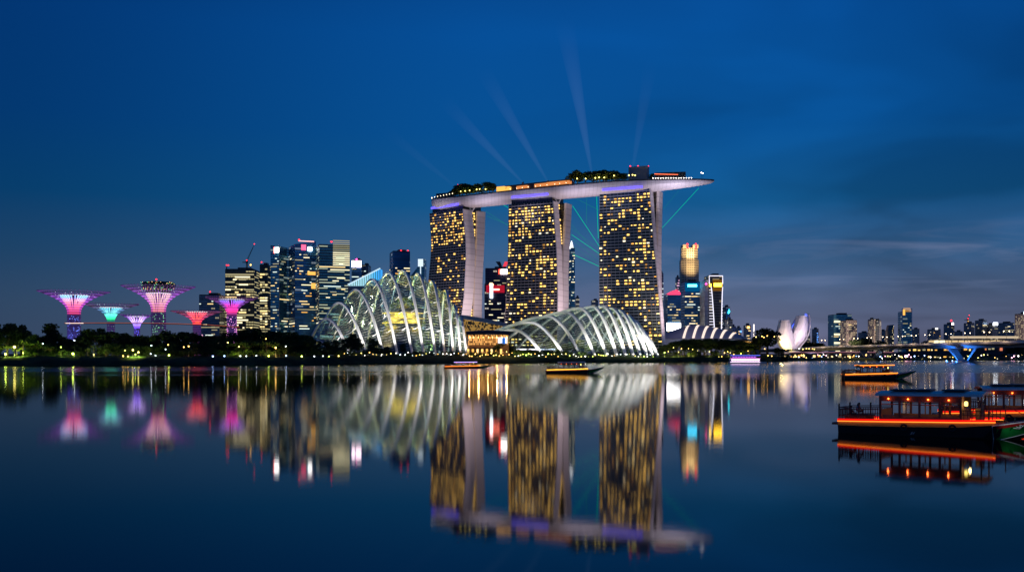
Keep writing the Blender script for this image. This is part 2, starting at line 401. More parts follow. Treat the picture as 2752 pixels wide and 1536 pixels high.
def tree(kind, px, D, h, phrase=None, leaf=None, wide=1., group=None, z=None, label=None, cat=None, loc=None, seed=None, name=None):
    leaf = leaf or random.choice([LEAF, LEAF, LEAF2]); seed = random.randint(1, 4) if seed is None else seed
    tm, cm = proto(kind, seed, leaf)
    if loc is None: loc = (xat(px, D), D, (ground_z(px, D) if z is None else z) - .15)
    nm = name or {'palm': 'palm_tree', 'bush': 'bush'}.get(kind, 'tree')
    o = thing(nm, label, cat or {'bush': 'bush'}.get(kind, 'tree'), loc, random.uniform(0, 6.28), group)
    o.scale = (h * wide, h * wide, h)
    put('trunk', tm, o); put('crown', cm, o)
    if label is None: auto(o, phrase, px)
    return o
KIND_W = {'round': 'round dark tree', 'umbrella': 'broad spreading tree', 'tall': 'narrow upright tree', 'open': 'thin-crowned tree', 'palm': 'palm tree', 'bush': 'low dark bush'}
def sky_row(profile, px0, px1, step, dD, kinds, row, widef=1., jitter=3, skip=()):
    px = px0
    while px < px1:
        if not any(a < px < b for a, b in skip):
            D = shoreD(px) + random.uniform(*dD); y = float(np.interp(px, [p for p, _ in profile], [q for _, q in profile])) + random.uniform(-jitter, jitter + 3)
            z0 = ground_z(px, D); h = max(3., zat(y, D) - z0); k = random.choice(kinds)
            tree(k, px, D, h, f"{KIND_W[k]} in {row} row", wide=random.uniform(.85, 1.25) * widef * (1.15 if k in ('tall', 'open') else 1), group='dark trees along the far bank')
        px += step * random.uniform(.75, 1.3)
SKYL = [(-60, 862), (0, 862), (50, 864), (85, 890), (120, 900), (128, 895), (160, 892), (200, 905), (240, 872), (285, 880), (320, 890), (380, 893), (430, 892), (455, 874), (480, 882), (520, 893),
        (600, 895), (640, 890), (668, 880), (700, 874), (740, 878), (780, 884), (830, 892), (860, 905)]
sky_row(SKYL, -40, 862, 17, (48, 80), ['round', 'round', 'umbrella', 'open', 'tall'], 'back', 1.15)
sky_row([(-60, 912), (300, 920), (600, 915), (860, 915)], -30, 850, 15, (30, 44), ['round', 'umbrella', 'open', 'round'], 'middle', 1.3, 6, skip=((8, 72), (222, 272), (335, 392)))
sky_row([(-60, 938), (860, 934)], -30, 860, 19, (24, 30), ['bush', 'bush', 'round'], 'front', 1.3, 4, skip=((-40, 72), (225, 270), (330, 392)))
sky_row([(-60, 924), (860, 922)], -40, 862, 13, (36, 46), ['bush'], 'second', 1.25, 5, skip=((-5, 66), (236, 262)))
tree('tall', 137, shoreD(137) + 60, zat(861, 655) - GZ, label='tall lone tree rising above the bank left of the purple-rimmed funnel tree', wide=1.25, seed=2)
for px, y, k in ((20, 920, 'umbrella'), (45, 918, 'open'), (62, 905, 'palm'), (252, 921, 'palm'), (236, 930, 'palm'), (164, 930, 'open')):
    tree(k, px, shoreD(px) + 26, zat(y, shoreD(px) + 26) - GZ, f"lamp-lit {KIND_W[k].split(' ', 1)[-1] if k != 'palm' else 'palm tree'}", leaf=LEAF3, group='lamp-lit trees on the lawn', seed=1)
# right bank trees
SKYR = [(1765, 928), (1790, 918), (1815, 910), (1840, 905), (1880, 902), (1930, 904), (1980, 907), (2010, 912), (2030, 925)]
sky_row(SKYR, 1778, 2032, 11, (26, 40), ['round', 'round', 'umbrella'], 'back', 1.25, 2)
sky_row([(1765, 936), (2040, 934)], 1772, 2030, 15, (16, 24), ['bush', 'round', 'open'], 'front', 1.2, 4)
tree('round', 2062, 925, zat(868, 925) - GZ, label='big dark tree standing alone before the lotus-shaped museum', wide=1.45, seed=3, leaf=LEAF)
tree('round', 2042, 915, zat(892, 915) - GZ, label='dark tree tucked against the left side of the big lone tree', wide=1.3, seed=2, leaf=LEAF)
tree('round', 2092, 922, zat(922, 922) - 5, label='small round tree at the bank tip right of the big lone tree', wide=1.2, seed=4, leaf=LEAF)
tree('bush', 2105, 935, zat(935, 935) - 4.2, label='low bush on the bank tip at the left end of the bridge', wide=1.2, seed=4, leaf=LEAF)
# in front of the domes
for px, y, k, wd in ((925, 900, 'round', .8), (945, 888, 'tall', 1.3), (962, 898, 'round', .85), (1000, 899, 'round', .8), (1012, 912, 'open', 1.), (1082, 918, 'tall', 1.25), (900, 906, 'round', 1.), (880, 908, 'round', 1.1), (1040, 925, 'round', 1.1)):
    D = shoreD(px) + 30; tree(k, px, D, zat(y, D) - GZ, KIND_W[k], leaf=LEAF, wide=wd, group='trees before the tall dome')
for px, y, wd in ((1335, 920, 1.), (1349, 913, .9), (1366, 916, .9), (1372, 928, 1.1)):
    D = shoreD(px) + 26; tree('round', px, D, zat(y, D) - GZ, KIND_W['round'], leaf=LEAF, wide=wd, group='trees by the restaurant')
px = 860
while px < 1772:
    D = shoreD(px) + random.uniform(20, 28); y = random.uniform(938, 949) if px > 1040 else random.uniform(928, 942)
    if 1380 < px < 1530: y -= 8
    tree('bush', px, D, max(1.8, zat(y, D) - ground_z(px, D)), KIND_W['bush'], wide=random.uniform(1., 1.6), group='bushes along the foot of the domes')
    px += random.uniform(9, 17)
# ------------------------------------------------------------------ hotel towers: two leaning slabs each, glass atrium between
def beacon(parent, loc, r=1.1, mat=None, name='beacon'):
    return put(name, bulbm, parent, loc, scale=(r, r, r), mat=mat or E_red)
M_hotel = facade('hotel_glass', (.010, .014, .018), (.42, .37, .33), 3.45, 4.3, .24, .05, lit=.0, metal=.25, rough=.25, run=1)
M_hotel2 = facade('hotel_glass_blue', (.016, .032, .044), (.30, .33, .34), 3.45, 4.3, .24, .05, metal=.3, rough=.25, run=1)
M_atr = facade('atrium_glass', (.02, .02, .022), (.05, .05, .05), 3.45, 2.5, .2, .15, metal=.3, run=1)
E_purple = glow('led_violet', (.12, .09, 1.), 2.2, True)
E_room4 = glow('room_light_dim', (1., .48, .12), .45); E_room5 = glow('room_light_white', (1., .86, .62), 1.5)
E_room = glow('room_light', (1., .58, .14), 2.1); E_room2 = glow('room_light_deep', (1., .46, .09), 1.3); E_room3 = glow('room_light_pale', (1., .80, .42), 2.2)
HOTEL = []
def hotel_tower(label, Dc, top_y, neck_y, levels, W, lit, seed, purple, glassmat, gap, warm_top, gap_lit):
    rng = random.Random(seed)
    lv = [(zat(y, Dc), Lp, c, f1, f2l, f2r) for y, Lp, c, f1, f2l, f2r in levels]
    c0 = levels[0][2]; x0 = xat(c0, Dc); P0 = Vector((x0, Dc))
    lo, hi = R(5), R(80)
    for _ in range(60):                                   # bearing of the long face so that its far end meets the photographed edge
        al = (lo + hi) / 2; u = Vector((-math.cos(al), math.sin(al)))
        if pxof(P0 + u * W) < levels[0][1]: lo = al
        else: hi = al
    u = Vector((-math.cos(al), math.sin(al))); v = Vector((math.sin(al), math.cos(al)))
    def solve(base, d, px):
        a, b = -120., 160.
        inc = pxof(base + d * b) > pxof(base + d * a)
        for _ in range(60):
            m_ = (a + b) / 2
            if (pxof(base + d * m_) < px) == inc: a = m_
            else: b = m_
        return (a + b) / 2
    t1 = solve(P0, v, levels[0][3]); s2 = t1 + gap
    t2 = max(7., min(14., solve(P0 + u * solve(P0 + v * s2, u, levels[0][4]) + v * s2, v, levels[0][5])))
    prof = []                                             # per level: z, right end and left end of the front slab, right end of the back slab (metres along u)
    for z, Lp, c, f1, f2l, f2r in lv:
        prof.append((z, solve(P0, u, c), solve(P0, u, Lp), solve(P0 + v * s2, u, f2l)))
    zs = [p[0] for p in prof][::-1]
    def ev(z, k): return float(np.interp(z, zs, [p[k] for p in prof][::-1]))
    ztop = prof[0][0]; zbot = GZ - 1
    root = thing('hotel_tower', label, 'hotel tower', (x0, Dc, GZ), group='leaning hotel towers under the roof deck')
    def loc(a, s, z): p = u * a + v * s; return (p.x, p.y, z - GZ)
    zz = list(np.linspace(zbot, ztop, 57))
    # front slab glass face with UVs in metres
    b = MB(); rows, uvs = [], []
    for z in zz:
        r_, l_ = ev(z, 1), ev(z, 2); xs = np.linspace(l_, r_, 15)
        rows.append([loc(a, 0, z) for a in xs]); uvs.append([(ev(ztop, 2) - a if False else (l_ - a) / max(1e-3, l_ - r_) * 60.2, z) for a in xs])
    b.grid(rows, uvs); b.build('glass_facade', glassmat, root)
    # far faces and roof of the front slab in concrete, end wall as its own part
    b = MB()
    b.grid([[loc(ev(z, 2), s, z) for s in (t1, 0)] for z in zz]); b.grid([[loc(ev(z, 1), t1, z), loc(ev(z, 2), t1, z)] for z in zz])
    b.add([loc(ev(ztop, 2), 0, ztop), loc(ev(ztop, 1), 0, ztop), loc(ev(ztop, 1), t1, ztop), loc(ev(ztop, 2), t1, ztop)], [(0, 1, 2, 3)])
    b.build('side_wall', M_dark, root)
    b = MB(); zz2 = list(np.linspace(zbot, ztop, 29))
    b.grid([[loc(ev(z, 1) - .35, s, z) for s in np.linspace(-.4, t1, 3)] for z in zz2])
    b.grid([[loc(ev(z, 1) + .8, -.4, z), loc(ev(z, 1) - .35, -.4, z)] for z in zz2])
    b.add([loc(ev(ztop, 1) - .35, -.4, ztop), loc(ev(ztop, 1) - .35, t1, ztop), loc(ev(ztop, 1) + .8, t1, ztop), loc(ev(ztop, 1) + .8, -.4, ztop)], [(0, 1, 2, 3)])
    b.build('end_wall', M_conc, root, True)
    # back slab
    b = MB(); e3 = s2 + t2
    b.grid([[loc(ev(z, 3), s, z) for s in np.linspace(s2, e3, 3)] for z in zz2]); b.grid([[loc(ev(z, 3) + 3, s2, z), loc(ev(z, 3), s2, z)] for z in zz2])
    zt2 = ztop - 1.5
    b.add([loc(ev(ztop, 3), s2, ztop), loc(ev(ztop, 3), e3, ztop), loc(ev(ztop, 3) + 3, e3, ztop), loc(ev(ztop, 3) + 3, s2, ztop)], [(0, 1, 2, 3)])
    b.build('end_wall', M_conc, root, True)
    b = MB(); rows, uvs = [], []
    for z in zz2: rows.append([loc(ev(z, 3) + W * .93, s2, z), loc(ev(z, 3) + 3, s2, z)]); uvs.append([(0, z), (W * .9, z)])
    b.grid(rows, uvs)
    rows = [[loc(ev(z, 3), e3, z), loc(ev(z, 3) + W * .93, e3, z)] for z in zz2]; b.grid(rows, uvs)
    b.grid([[loc(ev(z, 3) + W * .93, e3, z), loc(ev(z, 3) + W * .93, s2, z)] for z in zz2], uvs)
    b.build('back_slab', M_atr, root)
    # atrium glazing filling the gap, set back from the ends
    b = MB(); rows, uvs = [], []
    for z in zz2:
        a = max(ev(z, 1), ev(z, 3)) + 2.5
        rows.append([loc(a, t1, z), loc(a, s2, z)]); uvs.append([(0, z), (gap, z)])
    b.grid(rows, uvs); b.build('atrium_glazing', M_atr, root)
    # recessed top storeys up to the deck
    zn = zat(neck_y, Dc); rr, ll = ev(ztop, 1), ev(ztop, 2); b = MB()
    pl = [loc(ll - 2, 3.5, 0)[:2], loc(rr + 3.5, 3.5, 0)[:2], loc(rr + 3.5, e3 - 2, 0)[:2], loc(ll - 2, e3 - 2, 0)[:2]]
    b.prism(pl, ztop - GZ - 4, zn - GZ + 3); b.build('sky_lobby', M_atr, root)
    # white V strut at the corner
    b = MB(); q0 = loc(rr + .5, t1 + 1, ztop - 1.5)
    b.tube([q0, loc(rr + 4, t1 - 3.5, zn + 1)], .75); b.tube([q0, loc(rr - 1.5, t1 + 5.5, zn + 1)], .75); b.build('v_strut', M_white, root)
    # violet LED cornice
    a0, a1, zl = solve(P0, u, purple[1]), solve(P0, u, purple[0]), zat(purple[2], Dc)
    b = MB(); co_ = purple[3]; q = [loc(a1, -co_, zl), loc(a0, -co_, zl)]
    b.add([q[0], q[1], (q[1][0], q[1][1], q[1][2] + 2.6), (q[0][0], q[0][1], q[0][2] + 2.6)] + [loc(a1, .4 - co_, zl), loc(a0, .4 - co_, zl), loc(a0, .4 - co_, zl + 2.6), loc(a1, .4 - co_, zl + 2.6)], [(0, 1, 2, 3), (7, 6, 5, 4), (3, 2, 6, 7), (0, 4, 5, 1)])
    b.build('led_cornice', E_purple, root)
    # lit rooms on the face grid: the hundred lowest-lying big ones as parts, the others as one part
    cells = []
    nz = int((ztop - zbot - 12) / 3.45)
    for j in range(3, nz + 3):
        f = (j - 3) / nz; pr = lit * rng.choice([.5, .8, 1., 1.1, 1.5]) * (1.9 if f > 1 - warm_top else 1.)
        if f < .10: pr *= 1.7
        for i in range(14):
            if rng.random() < pr: cells.append((i, j))
    rng.shuffle(cells); rest = MB(); rot = math.atan2(-u.y, -u.x)
    for k, (i, j) in enumerate(cells):
        z = zbot + j * 3.45 + 1.0; l_, r_ = ev(z, 2), ev(z, 1); a = l_ + (r_ - l_) * (i + .5) / 14; cw = (l_ - r_) / 14
        wd = cw * rng.choice([.34, .5, .64, .68]); ht = rng.choice([1.2, 1.6, 2.0]); c = loc(a + rng.uniform(-.4, .4), -.16, z + 1.2); m_ = rng.choice([E_room, E_room, E_room2, E_room3, E_room4, E_room4, E_room2, E_room5]) if warm_top < .24 or f < .75 else rng.choice([E_room4, E_room4, E_room2, E_room])
        if k < 100: put('lit_window', winbox, root, c, (0, 0, rot), (wd, .2, ht), m_)
        else: rest.box(c, (wd, .2, ht), rot)
    if rest.v: tag(rest.build('lit_windows', E_room, root), kind='stuff')
    vr = math.atan2(v.y, v.x); ggl = MB()
    for j in range(int((ztop - zbot) / 3.45)):
        z = zbot + j * 3.45 + 2; a = max(ev(z, 1), ev(z, 3)) + 2.3
        p = gap_lit[0] if z > ztop - 45 else gap_lit[2] if z < zbot + 60 else gap_lit[1]
        for q in range(2):
            if rng.random() < p: ggl.box(loc(a, t1 + gap * (.28 + .44 * q), z), (2.2, .3, 2.), vr)
    if ggl.v: tag(ggl.build('atrium_lights', E_room, root), kind='stuff')
    HOTEL.append(dict(P0=P0, u=u, v=v, ztop=ztop, e3=e3, W=W, root=root))
    # floodlights washing the end walls
    m_ = P0 - u * 62 - v * 22
    lamp('SPOT', (m_.x, m_.y, 14), 5.2e5, (1., .76, .84), (P0.x + v.x * 12, P0.y + v.y * 12, 115), 88, 1., radius=3)
hotel_tower('leftmost leaning hotel tower, rising behind the tall ribbed dome with wide white end walls', 1205, 561, 549,
            [(561, 1154, 1244, 1268, 1284, 1306), (645, 1159, 1252, 1272, 1281, 1300), (684, 1157, 1253, 1272, 1279.5, 1298), (750, 1151, 1250, 1270, 1276, 1294), (800, 1148, 1247, 1268, 1275, 1292), (847, 1146, 1241, 1258, 1274, 1292), (945, 1140, 1230, 1248, 1272, 1290)],
            60, .29, 3, (1165, 1239, 552, 4.6), M_hotel, 8., .25, (.8, .5, .9))
hotel_tower('middle leaning hotel tower with its top floors brightly lit', 1138, 540, 528,
            [(540, 1367, 1487, 1500, 1523, 1540), (674, 1365, 1496.5, 1510, 1516, 1533), (724, 1363, 1498, 1511.5, 1514, 1529), (800, 1360, 1500, 1514, 1514.5, 1525), (828, 1358, 1499.5, 1513, 1514, 1525), (945, 1350, 1499, 1512, 1513, 1524)],
            60, .34, 5, (1379, 1478, 525, 4.6), M_hotel, 9., .22, (.8, .12, .1))
hotel_tower('rightmost leaning hotel tower with scattered gold windows under the cantilevered deck tip', 1092, 506, 503,
            [(506, 1611, 1747, 1754, 1772, 1783), (663, 1610.5, 1759, 1767, 1768, 1777), (720, 1610, 1765, 1773, 1768.5, 1778.5), (800, 1610, 1772, 1779, 1770, 1782), (919, 1610, 1781, 1788, 1772, 1783), (945, 1610, 1783, 1790, 1773, 1784)],
            60, .33, 9, (1627, 1735, 508, 11.), M_hotel2, 10., .0, (.22, .12, 0))

# ------------------------------------------------------------------ the roof deck lying across the three towers
ZR = 201.
RIM = []
for px, y in ((1146, 537), (1230, 528), (1333, 518), (1440, 507), (1533, 497), (1640, 489), (1738, 482), (1830, 479.5), (1928, 478)):
    D = (ZR - CAMZ) * F / (HY - y); RIM.append((xat(px, D), D))
RIMA = np.array(RIM); tt = np.concatenate([[0], np.cumsum(np.hypot(*np.diff(RIMA, axis=0).T))]); DECKL = tt[-1]
cx_, cy_ = np.polyfit(tt, RIMA[:, 0], 3), np.polyfit(tt, RIMA[:, 1], 3)
def rim(t): return Vector((np.polyval(cx_, t), np.polyval(cy_, t)))
def rim_n(t):
    d = (rim(t + .5) - rim(t - .5)).normalized(); return Vector((-d.y, d.x))
def deckw(t):
    f = t / DECKL
    return 38 * min(1, math.sqrt(max(0, f) / .035 + .12) if f < .035 else 1, math.sqrt(max(0., (1 - f) / .30) + .004) if f > .7 else 1)
def deckd(t):
    f = t / DECKL
    return 11.5 * min(1, .75 + f * 8, ((1 - f) / .26) ** .55 + .06 if f > .74 else 1)
def deck_pt(t, s, z=ZR):
    p = rim(t) + rim_n(t) * (19 + s * deckw(t) / 2); return Vector((p.x, p.y, z))
def t_of_px(px, s=0.):
    a, b = 0., DECKL
    for _ in range(50):
        m_ = (a + b) / 2
        if pxof(deck_pt(m_, s)) < px: a = m_
        else: b = m_
    return a
M_hull = panelled('deck_hull_panels', (.56, .54, .57), 0, 4.2, .42, .80)
deck = thing('roof_deck', 'long boat-shaped roof deck laid across the three hotel towers, tip overhanging to the right', 'roof deck', (0, 0, 0))
def make_deck():
    ts = np.concatenate([np.linspace(0, 12, 8), np.linspace(18, DECKL - 90, 50), np.linspace(DECKL - 85, DECKL, 40)])
    b = MB(); rows = []
    for t in ts:
        dp = deckd(t); row = []
        for k in range(17):
            a = PI * k / 16; s = -math.cos(a); row.append(tuple(deck_pt(t, s, ZR - dp * math.sin(a) ** .75)))
        rows.append(row)
    b.grid(rows, flip=False)
    b.add(rows[0], [tuple(range(17))]); b.add(rows[-1], [tuple(range(17))[::-1]])
    b.build('hull', M_hull, deck, True)
    b = MB(); b.grid([[tuple(deck_pt(t, s * .985, ZR - .05)) for s in np.linspace(-1, 1, 5)] for t in ts]); b.build('deck_floor', M_roof, deck)
    b = MB()
    for s in (-1, 1): b.grid([[tuple(deck_pt(t, s, ZR - .3)), tuple(deck_pt(t, s * 1.002, ZR + 1.3))] for t in ts])
    b.build('parapet', M_dark, deck)
make_deck()
def deck_box(name, pxa, pxb, y_top, s, dep, mat, parent=deck, z0=ZR, label=None):
    ta, tb = t_of_px(pxa, s), t_of_px(pxb, s); D = deck_pt((ta + tb) / 2, s).y; zt = zat(y_top, D)
    b = MB(); n = max(2, int((tb - ta) / 12)); f = []
    w2 = dep / 2
    for k in range(n + 1):
        t = ta + (tb - ta) * k / n; c = deck_pt(t, s); nn = rim_n(t); f.append(((c.x - nn.x * w2, c.y - nn.y * w2), (c.x + nn.x * w2, c.y + nn.y * w2)))
    b.prism([p[0] for p in f] + [p[1] for p in f][::-1], z0 - .1, zt); return b.build(name, mat, parent)
def roofbox(name, label, cat, pxa, pxb, y, s, dep, mat):
    o = deck_box(name, pxa, pxb, y, s, dep, mat, None); return tag(o, label, cat)
M_grey = pbr('grey_render', (.30, .31, .33), .6, var=.1)
E_orange = glow('lit_orange', (1., .34, .10), .8); E_edge = glow('edge_lamp', (1., .82, .55), 4.)
roofbox('plant_room', 'grey block with red beacons on the roof deck behind the trees', 'plant room', 1692, 1743, 449, .5, 10, M_grey)
for px in (1694, 1715, 1742):
    c = deck_pt(t_of_px(px, .5), .5); z = zat(448, c.y); beacon(bpy.data.objects['plant_room'], (c.x, c.y, z + .6), .8)
pv = roofbox('roof_restaurant', 'low round-ended restaurant with a red-lit edge near the deck tip', 'restaurant', 1762, 1842, 466, .1, 16, M_dark)
b = MB()
for k in range(22):
    c = deck_pt(t_of_px(1763 + k * 3.6, .1), -.55); b.box((c.x, c.y, zat(467.5 + k * .1, c.y)), (1.3, .6, .7), R(-10))
tag(b.build('edge_lights', glow('red_edge', (1., .18, .08), 2.2), pv), kind='stuff')
pl2 = roofbox('pool_pavilion', 'long low pavilion glowing orange along the middle of the roof deck', 'pavilion', 1345, 1535, 493, .15, 12, M_dark)
for k, (a, c_, y) in enumerate(((1348, 1372, 503), (1392, 1420, 500), (1440, 1470, 494), (1472, 1498, 490), (1500, 1533, 487))):
    o = deck_box('lit_canopy', a, c_, y, -.25, 7, E_orange if k != 0 else E_amber, pl2, ZR + 1.2 + (2.6 if k else 1.))
roofbox('roof_hut', 'small warmly lit hut between dark trees on the left part of the roof deck', 'hut', 1338, 1358, 502, -.5, 6, E_amber)
roofbox('roof_kiosk', 'low dark kiosk on the left end of the roof deck', 'kiosk', 1180, 1214, 521, .1, 14, M_dark)
for px, y, wd in ((1235, 497, 1.2), (1243, 494, 1.2), (1253, 496, 1.3), (1263, 499, 1.3), (1281, 494, .9), (1288, 496, 1.), (1308, 491, 1.1), (1316, 490, 1.2), (1324, 494, 1.1),
                  (1543, 463, 1.1), (1552, 461, 1.2), (1574, 463, 1.2), (1594, 464, 1.1), (1603, 461, 1.1), (1612, 459, 1.2), (1621, 458, 1.2), (1630, 462, 1.1), (1644, 459, 1.1), (1655, 461, 1.3), (1664, 464, 1.1), (1679, 467, 1.3), (1752, 467, 1.2), (1365, 500, 1.1), (1214, 513, 1.1), (1224, 507, 1.2)):
    s = random.uniform(-.5, -.1); p = deck_pt(t_of_px(px, s), s); D = p.y
    tree('round', px, D, (zat(y, D) - ZR) * 1.2, loc=(p.x, p.y, ZR - .1), wide=wd * 1.1, leaf=random.choice([LEAF2, LEAF3]), label='tmp', seed=random.randint(1, 4), name='roof_tree', group='trees planted on the roof deck')
_rt = sorted([o for o in COL.objects if o.name.startswith('roof_tree')], key=lambda o: pxof(o.location))
for i, o in enumerate(_rt): o['label'] = f"{'lamp-lit bushy' if pxof(o.location) > 1500 else 'dark bushy'} tree on the roof deck, {ORD[i]} of the row from left"
def deck_lamp(px, s, y, r, mat, label, e=0, col=(1, .8, .3)):
    p = deck_pt(t_of_px(px, s), s); z = zat(y, p.y)
    o = thing('deck_lamp', None, 'lamp', (p.x, p.y, ZR), group='lamps on the roof deck')
    MB().tube([(0, 0, -.1), (0, 0, max(.3, z - ZR))], .12).build('post', M_dark, o); put('bulb', bulbm, o, (0, 0, max(.4, z - ZR)), scale=(r,) * 3, mat=mat)
    if e: lamp('SPOT', (.3, -1.0, .3), e * 2, col, (.3, 0, 9), 150, .4, parent=o, radius=.8, name='lamp_light')
    DL.append((px, label, o))
DL = []
E_yel = glow('lamp_yellow', (1., .78, .18), 7.); E_wht = glow('lamp_white', (1., .90, .78), 12.)
for px, y in ((1238, 514), (1250, 513), (1262, 512), (1281, 509), (1289, 508), (1305, 508)): deck_lamp(px, -.8, y, .6, E_yel, 'yellow lamp under the dark roof trees', 9e2)
for px, y in ((1551, 480), (1574, 480), (1600, 478), (1610, 477), (1624, 477), (1650, 472), (1690, 471), (1700, 470), (1707, 471)): deck_lamp(px, -.8, y, .65, E_yel, 'yellow lamp under the lit roof trees', 1.3e3 if px < 1660 else 0)
for k in range(16): deck_lamp(1755 + k * 6.9, -.97, 478.5 - k * .03, .42, E_wht, 'small white lamp on the deck edge by the tip')
for k in range(9): deck_lamp(1152 + k * 8, -.9, 532.5 - k * 1.6, .5, E_edge, 'cream lamp on the left end of the deck')
for k in range(10): deck_lamp(1370 + k * 17 + random.uniform(-4, 4), -.9, 508 - k * 1.9, .4, E_edge, 'tiny cream lamp along the deck middle')
for px, y in ((1885, 464), (1889, 465)): deck_lamp(px, .2, y, .5, E_wht, 'tall white mast lamp near the deck tip')
for px in (1230, 1240, 1252): deck_lamp(px, .3, 496, .5, E_red, 'red beacon above the left roof trees')
g_ = {}
for px, lb, o in sorted(DL, key=lambda t: t[0]): g_.setdefault(lb, []).append(o)
for lb, l in g_.items():
    for i, o in enumerate(l): o['label'] = f"{lb}, {ORD[i]} from left"
# violet wash on the underside from unseen spots hung below and in front of it
for px, e in ((1330, 5), (1440, 3.), (1570, 5.5), (1660, 2.5), (1800, 6), (1850, 5), (1190, 2)):
    t = t_of_px(px, 0); p = deck_pt(t, -1.0, 0); nn = rim_n(t)
    lamp('SPOT', (p.x - nn.x * 26, p.y - nn.y * 26, 150), e * 1.6e4, (.86, .76, 1.), tuple(deck_pt(t, -.35, ZR - 9)), 75, 1., radius=2, name='wash_light')

# ------------------------------------------------------------------ green laser beams and searchlights of the light show
E_laser = glow('laser_green', (.0, .75, .42), .75); E_laser2 = glow('laser_green_dim', (.02, .36, .30), .6)
LP = thing('laser_projector', 'laser projector casting green beams between and beside the hotel towers', 'laser projector', tuple(at(1640, 700, 1215)))
MB().box((0, 0, 0), (2, 2, 2)).box((0, -1.2, 0), (.8, .6, .8)).build('housing', M_dark, LP)
for a, b_, r_, m_ in (((1539, 553), (1615, 668), .34, E_laser), ((1603, 519), (1608, 640), .34, E_laser), ((1577, 522), (1576, 600), .22, E_laser2), ((1536, 630), (1612, 682), .3, E_laser), ((1540, 683), (1612, 716), .34, E_laser),
                   ((1535, 640), (1612, 700), .16, E_laser2), ((1532, 612), (1612, 668), .16, E_laser2), ((1530, 596), (1612, 690), .14, E_laser2), ((1534, 526), (1612, 566), .2, E_laser2), ((1536, 660), (1612, 709), .14, E_laser2),
                   ((1345, 546), (1366, 558), .26, E_laser), ((1306, 568), (1366, 606), .2, E_laser2), ((1308, 580), (1366, 604), .2, E_laser2), ((1776, 616), (1878, 505), .3, E_laser), ((1784, 560), (1824, 512), .13, E_laser2)):
    pa, pb = at(*a, 1225) - LP.location, at(*b_, 1225) - LP.location
    MB().tube([pa, pb], r_, 6).build('laser_beam', m_, LP)
def beam_mat(h, s):
    m, nt, out = new_mat('searchlight_glow')
    tc = N(nt, 'ShaderNodeTexCoord'); sp = N(nt, 'ShaderNodeSeparateXYZ'); L(nt, tc.outputs['Object'], sp.inputs[0])
    f = math_n(nt, 'SUBTRACT', 1., math_n(nt, 'MINIMUM', math_n(nt, 'DIVIDE', sp.outputs[2], h), 1.))
    e = N(nt, 'ShaderNodeEmission'); e.inputs[0].default_value = (.42, .62, 1., 1)
    L(nt, math_n(nt, 'MULTIPLY', math_n(nt, 'POWER', f, 2.0), s), e.inputs[1]); L(nt, e.outputs[0], out.inputs['Volume'])
    return m
for k, (a, b_, s, lb) in enumerate((((1404, 490), (1250, 330), 1., 'leftmost bright white searchlight shining up left from behind the roof deck'), ((1471, 486), (1345, 270), 1., 'searchlight shining steeply up left from behind the middle of the roof deck'),
                               ((1591, 470), (1537, 170), 1.1, 'brightest searchlight shining almost straight up beside the lit roof trees'), ((1698, 466), (1735, 250), .55, 'faint searchlight leaning right above the grey roof block'), ((1222, 500), (1080, 385), .35, 'faintest searchlight low on the left above the dark roof trees'))):
    D = 1262; pa, pb = at(*a, D), at(*b_, D); pb = pa + (pb - pa) * 1.45; h = (pb - pa).length
    m_ = beam_mat(h, .0062 * s); o = thing('searchlight', lb, 'searchlight', tuple(pa), group='searchlights of the light show')
    o.rotation_euler = (pb - pa).to_track_quat('Z', 'Y').to_euler()
    MB().lathe([(1.3, -2), (1.6, -.2), (1.7, 0)], 12).build('lamp_housing', M_dark, o)
    MB().lathe([(1.2, .1), (h * .062 + 1.2, h)], 20).build('light_beam', m_, o)
# ------------------------------------------------------------------ city towers
def bld(name, label, pxl, pxr, ytop, D, depth, rot, mat, z0=None, group=None, roof=True, ztop=None, cat='tower', poly=None):
    """a block whose silhouette spans pxl..pxr and whose top is at ytop; rot turns it about the vertical"""
    z0 = GZ if z0 is None else z0; ca, sa = math.cos(rot), math.sin(rot)
    wd, cx = 20., xat((pxl + pxr) / 2, D)
    for _ in range(40):
        cs = [(cx + a * ca - b_ * sa, D + depth / 2 + a * sa + b_ * ca) for a in (-wd / 2, wd / 2) for b_ in (-depth / 2, depth / 2)]
        ps = [pxof(c) for c in cs]; l_, r_ = min(ps), max(ps)
        wd += ((pxr - pxl) - (r_ - l_)) * D / F * .6; wd = max(wd, 3.); cx += ((pxl + pxr) / 2 - (l_ + r_) / 2) * D / F
    h = zat(ytop, D) - z0
    root = thing(name, label, cat, (cx, D + depth / 2, z0), rot, group)
    a, b_ = wd / 2, depth / 2; b = MB()
    b.prism([(-a, -b_), (a, -b_), (a, b_), (-a, b_)], 0, h, ztop and (lambda x, y: ztop(x / wd + .5, y / depth + .5) * h))
    b.build('facade', mat, root)
    if roof and not ztop:
        MB().box((0, 0, h + .6), (wd * .985, depth * .985, 1.2)).box((wd * .1, 0, h + 2.8), (wd * .45, depth * .45, 3.2)).build('roof', M_roof, root)
    return root, wd, depth, h
def face_pt(wd, d, face, f, z, out=.25):
    return {'f': ((f - .5) * wd, -d / 2 - out, z), 'r': (wd / 2 + out, (f - .5) * d, z), 'l': (-wd / 2 - out, (.5 - f) * d, z)}[face]
FR = {'f': 0., 'r': PI / 2, 'l': -PI / 2}
def panel(root, wd, d, face, f0, f1, z0, z1, mat, name='sign', out=.3, th=.4):
    ln = (f1 - f0) * (wd if face == 'f' else d)
    return put(name, winbox, root, face_pt(wd, d, face, (f0 + f1) / 2, (z0 + z1) / 2, out), (0, 0, FR[face]), (ln, th, z1 - z0), mat)
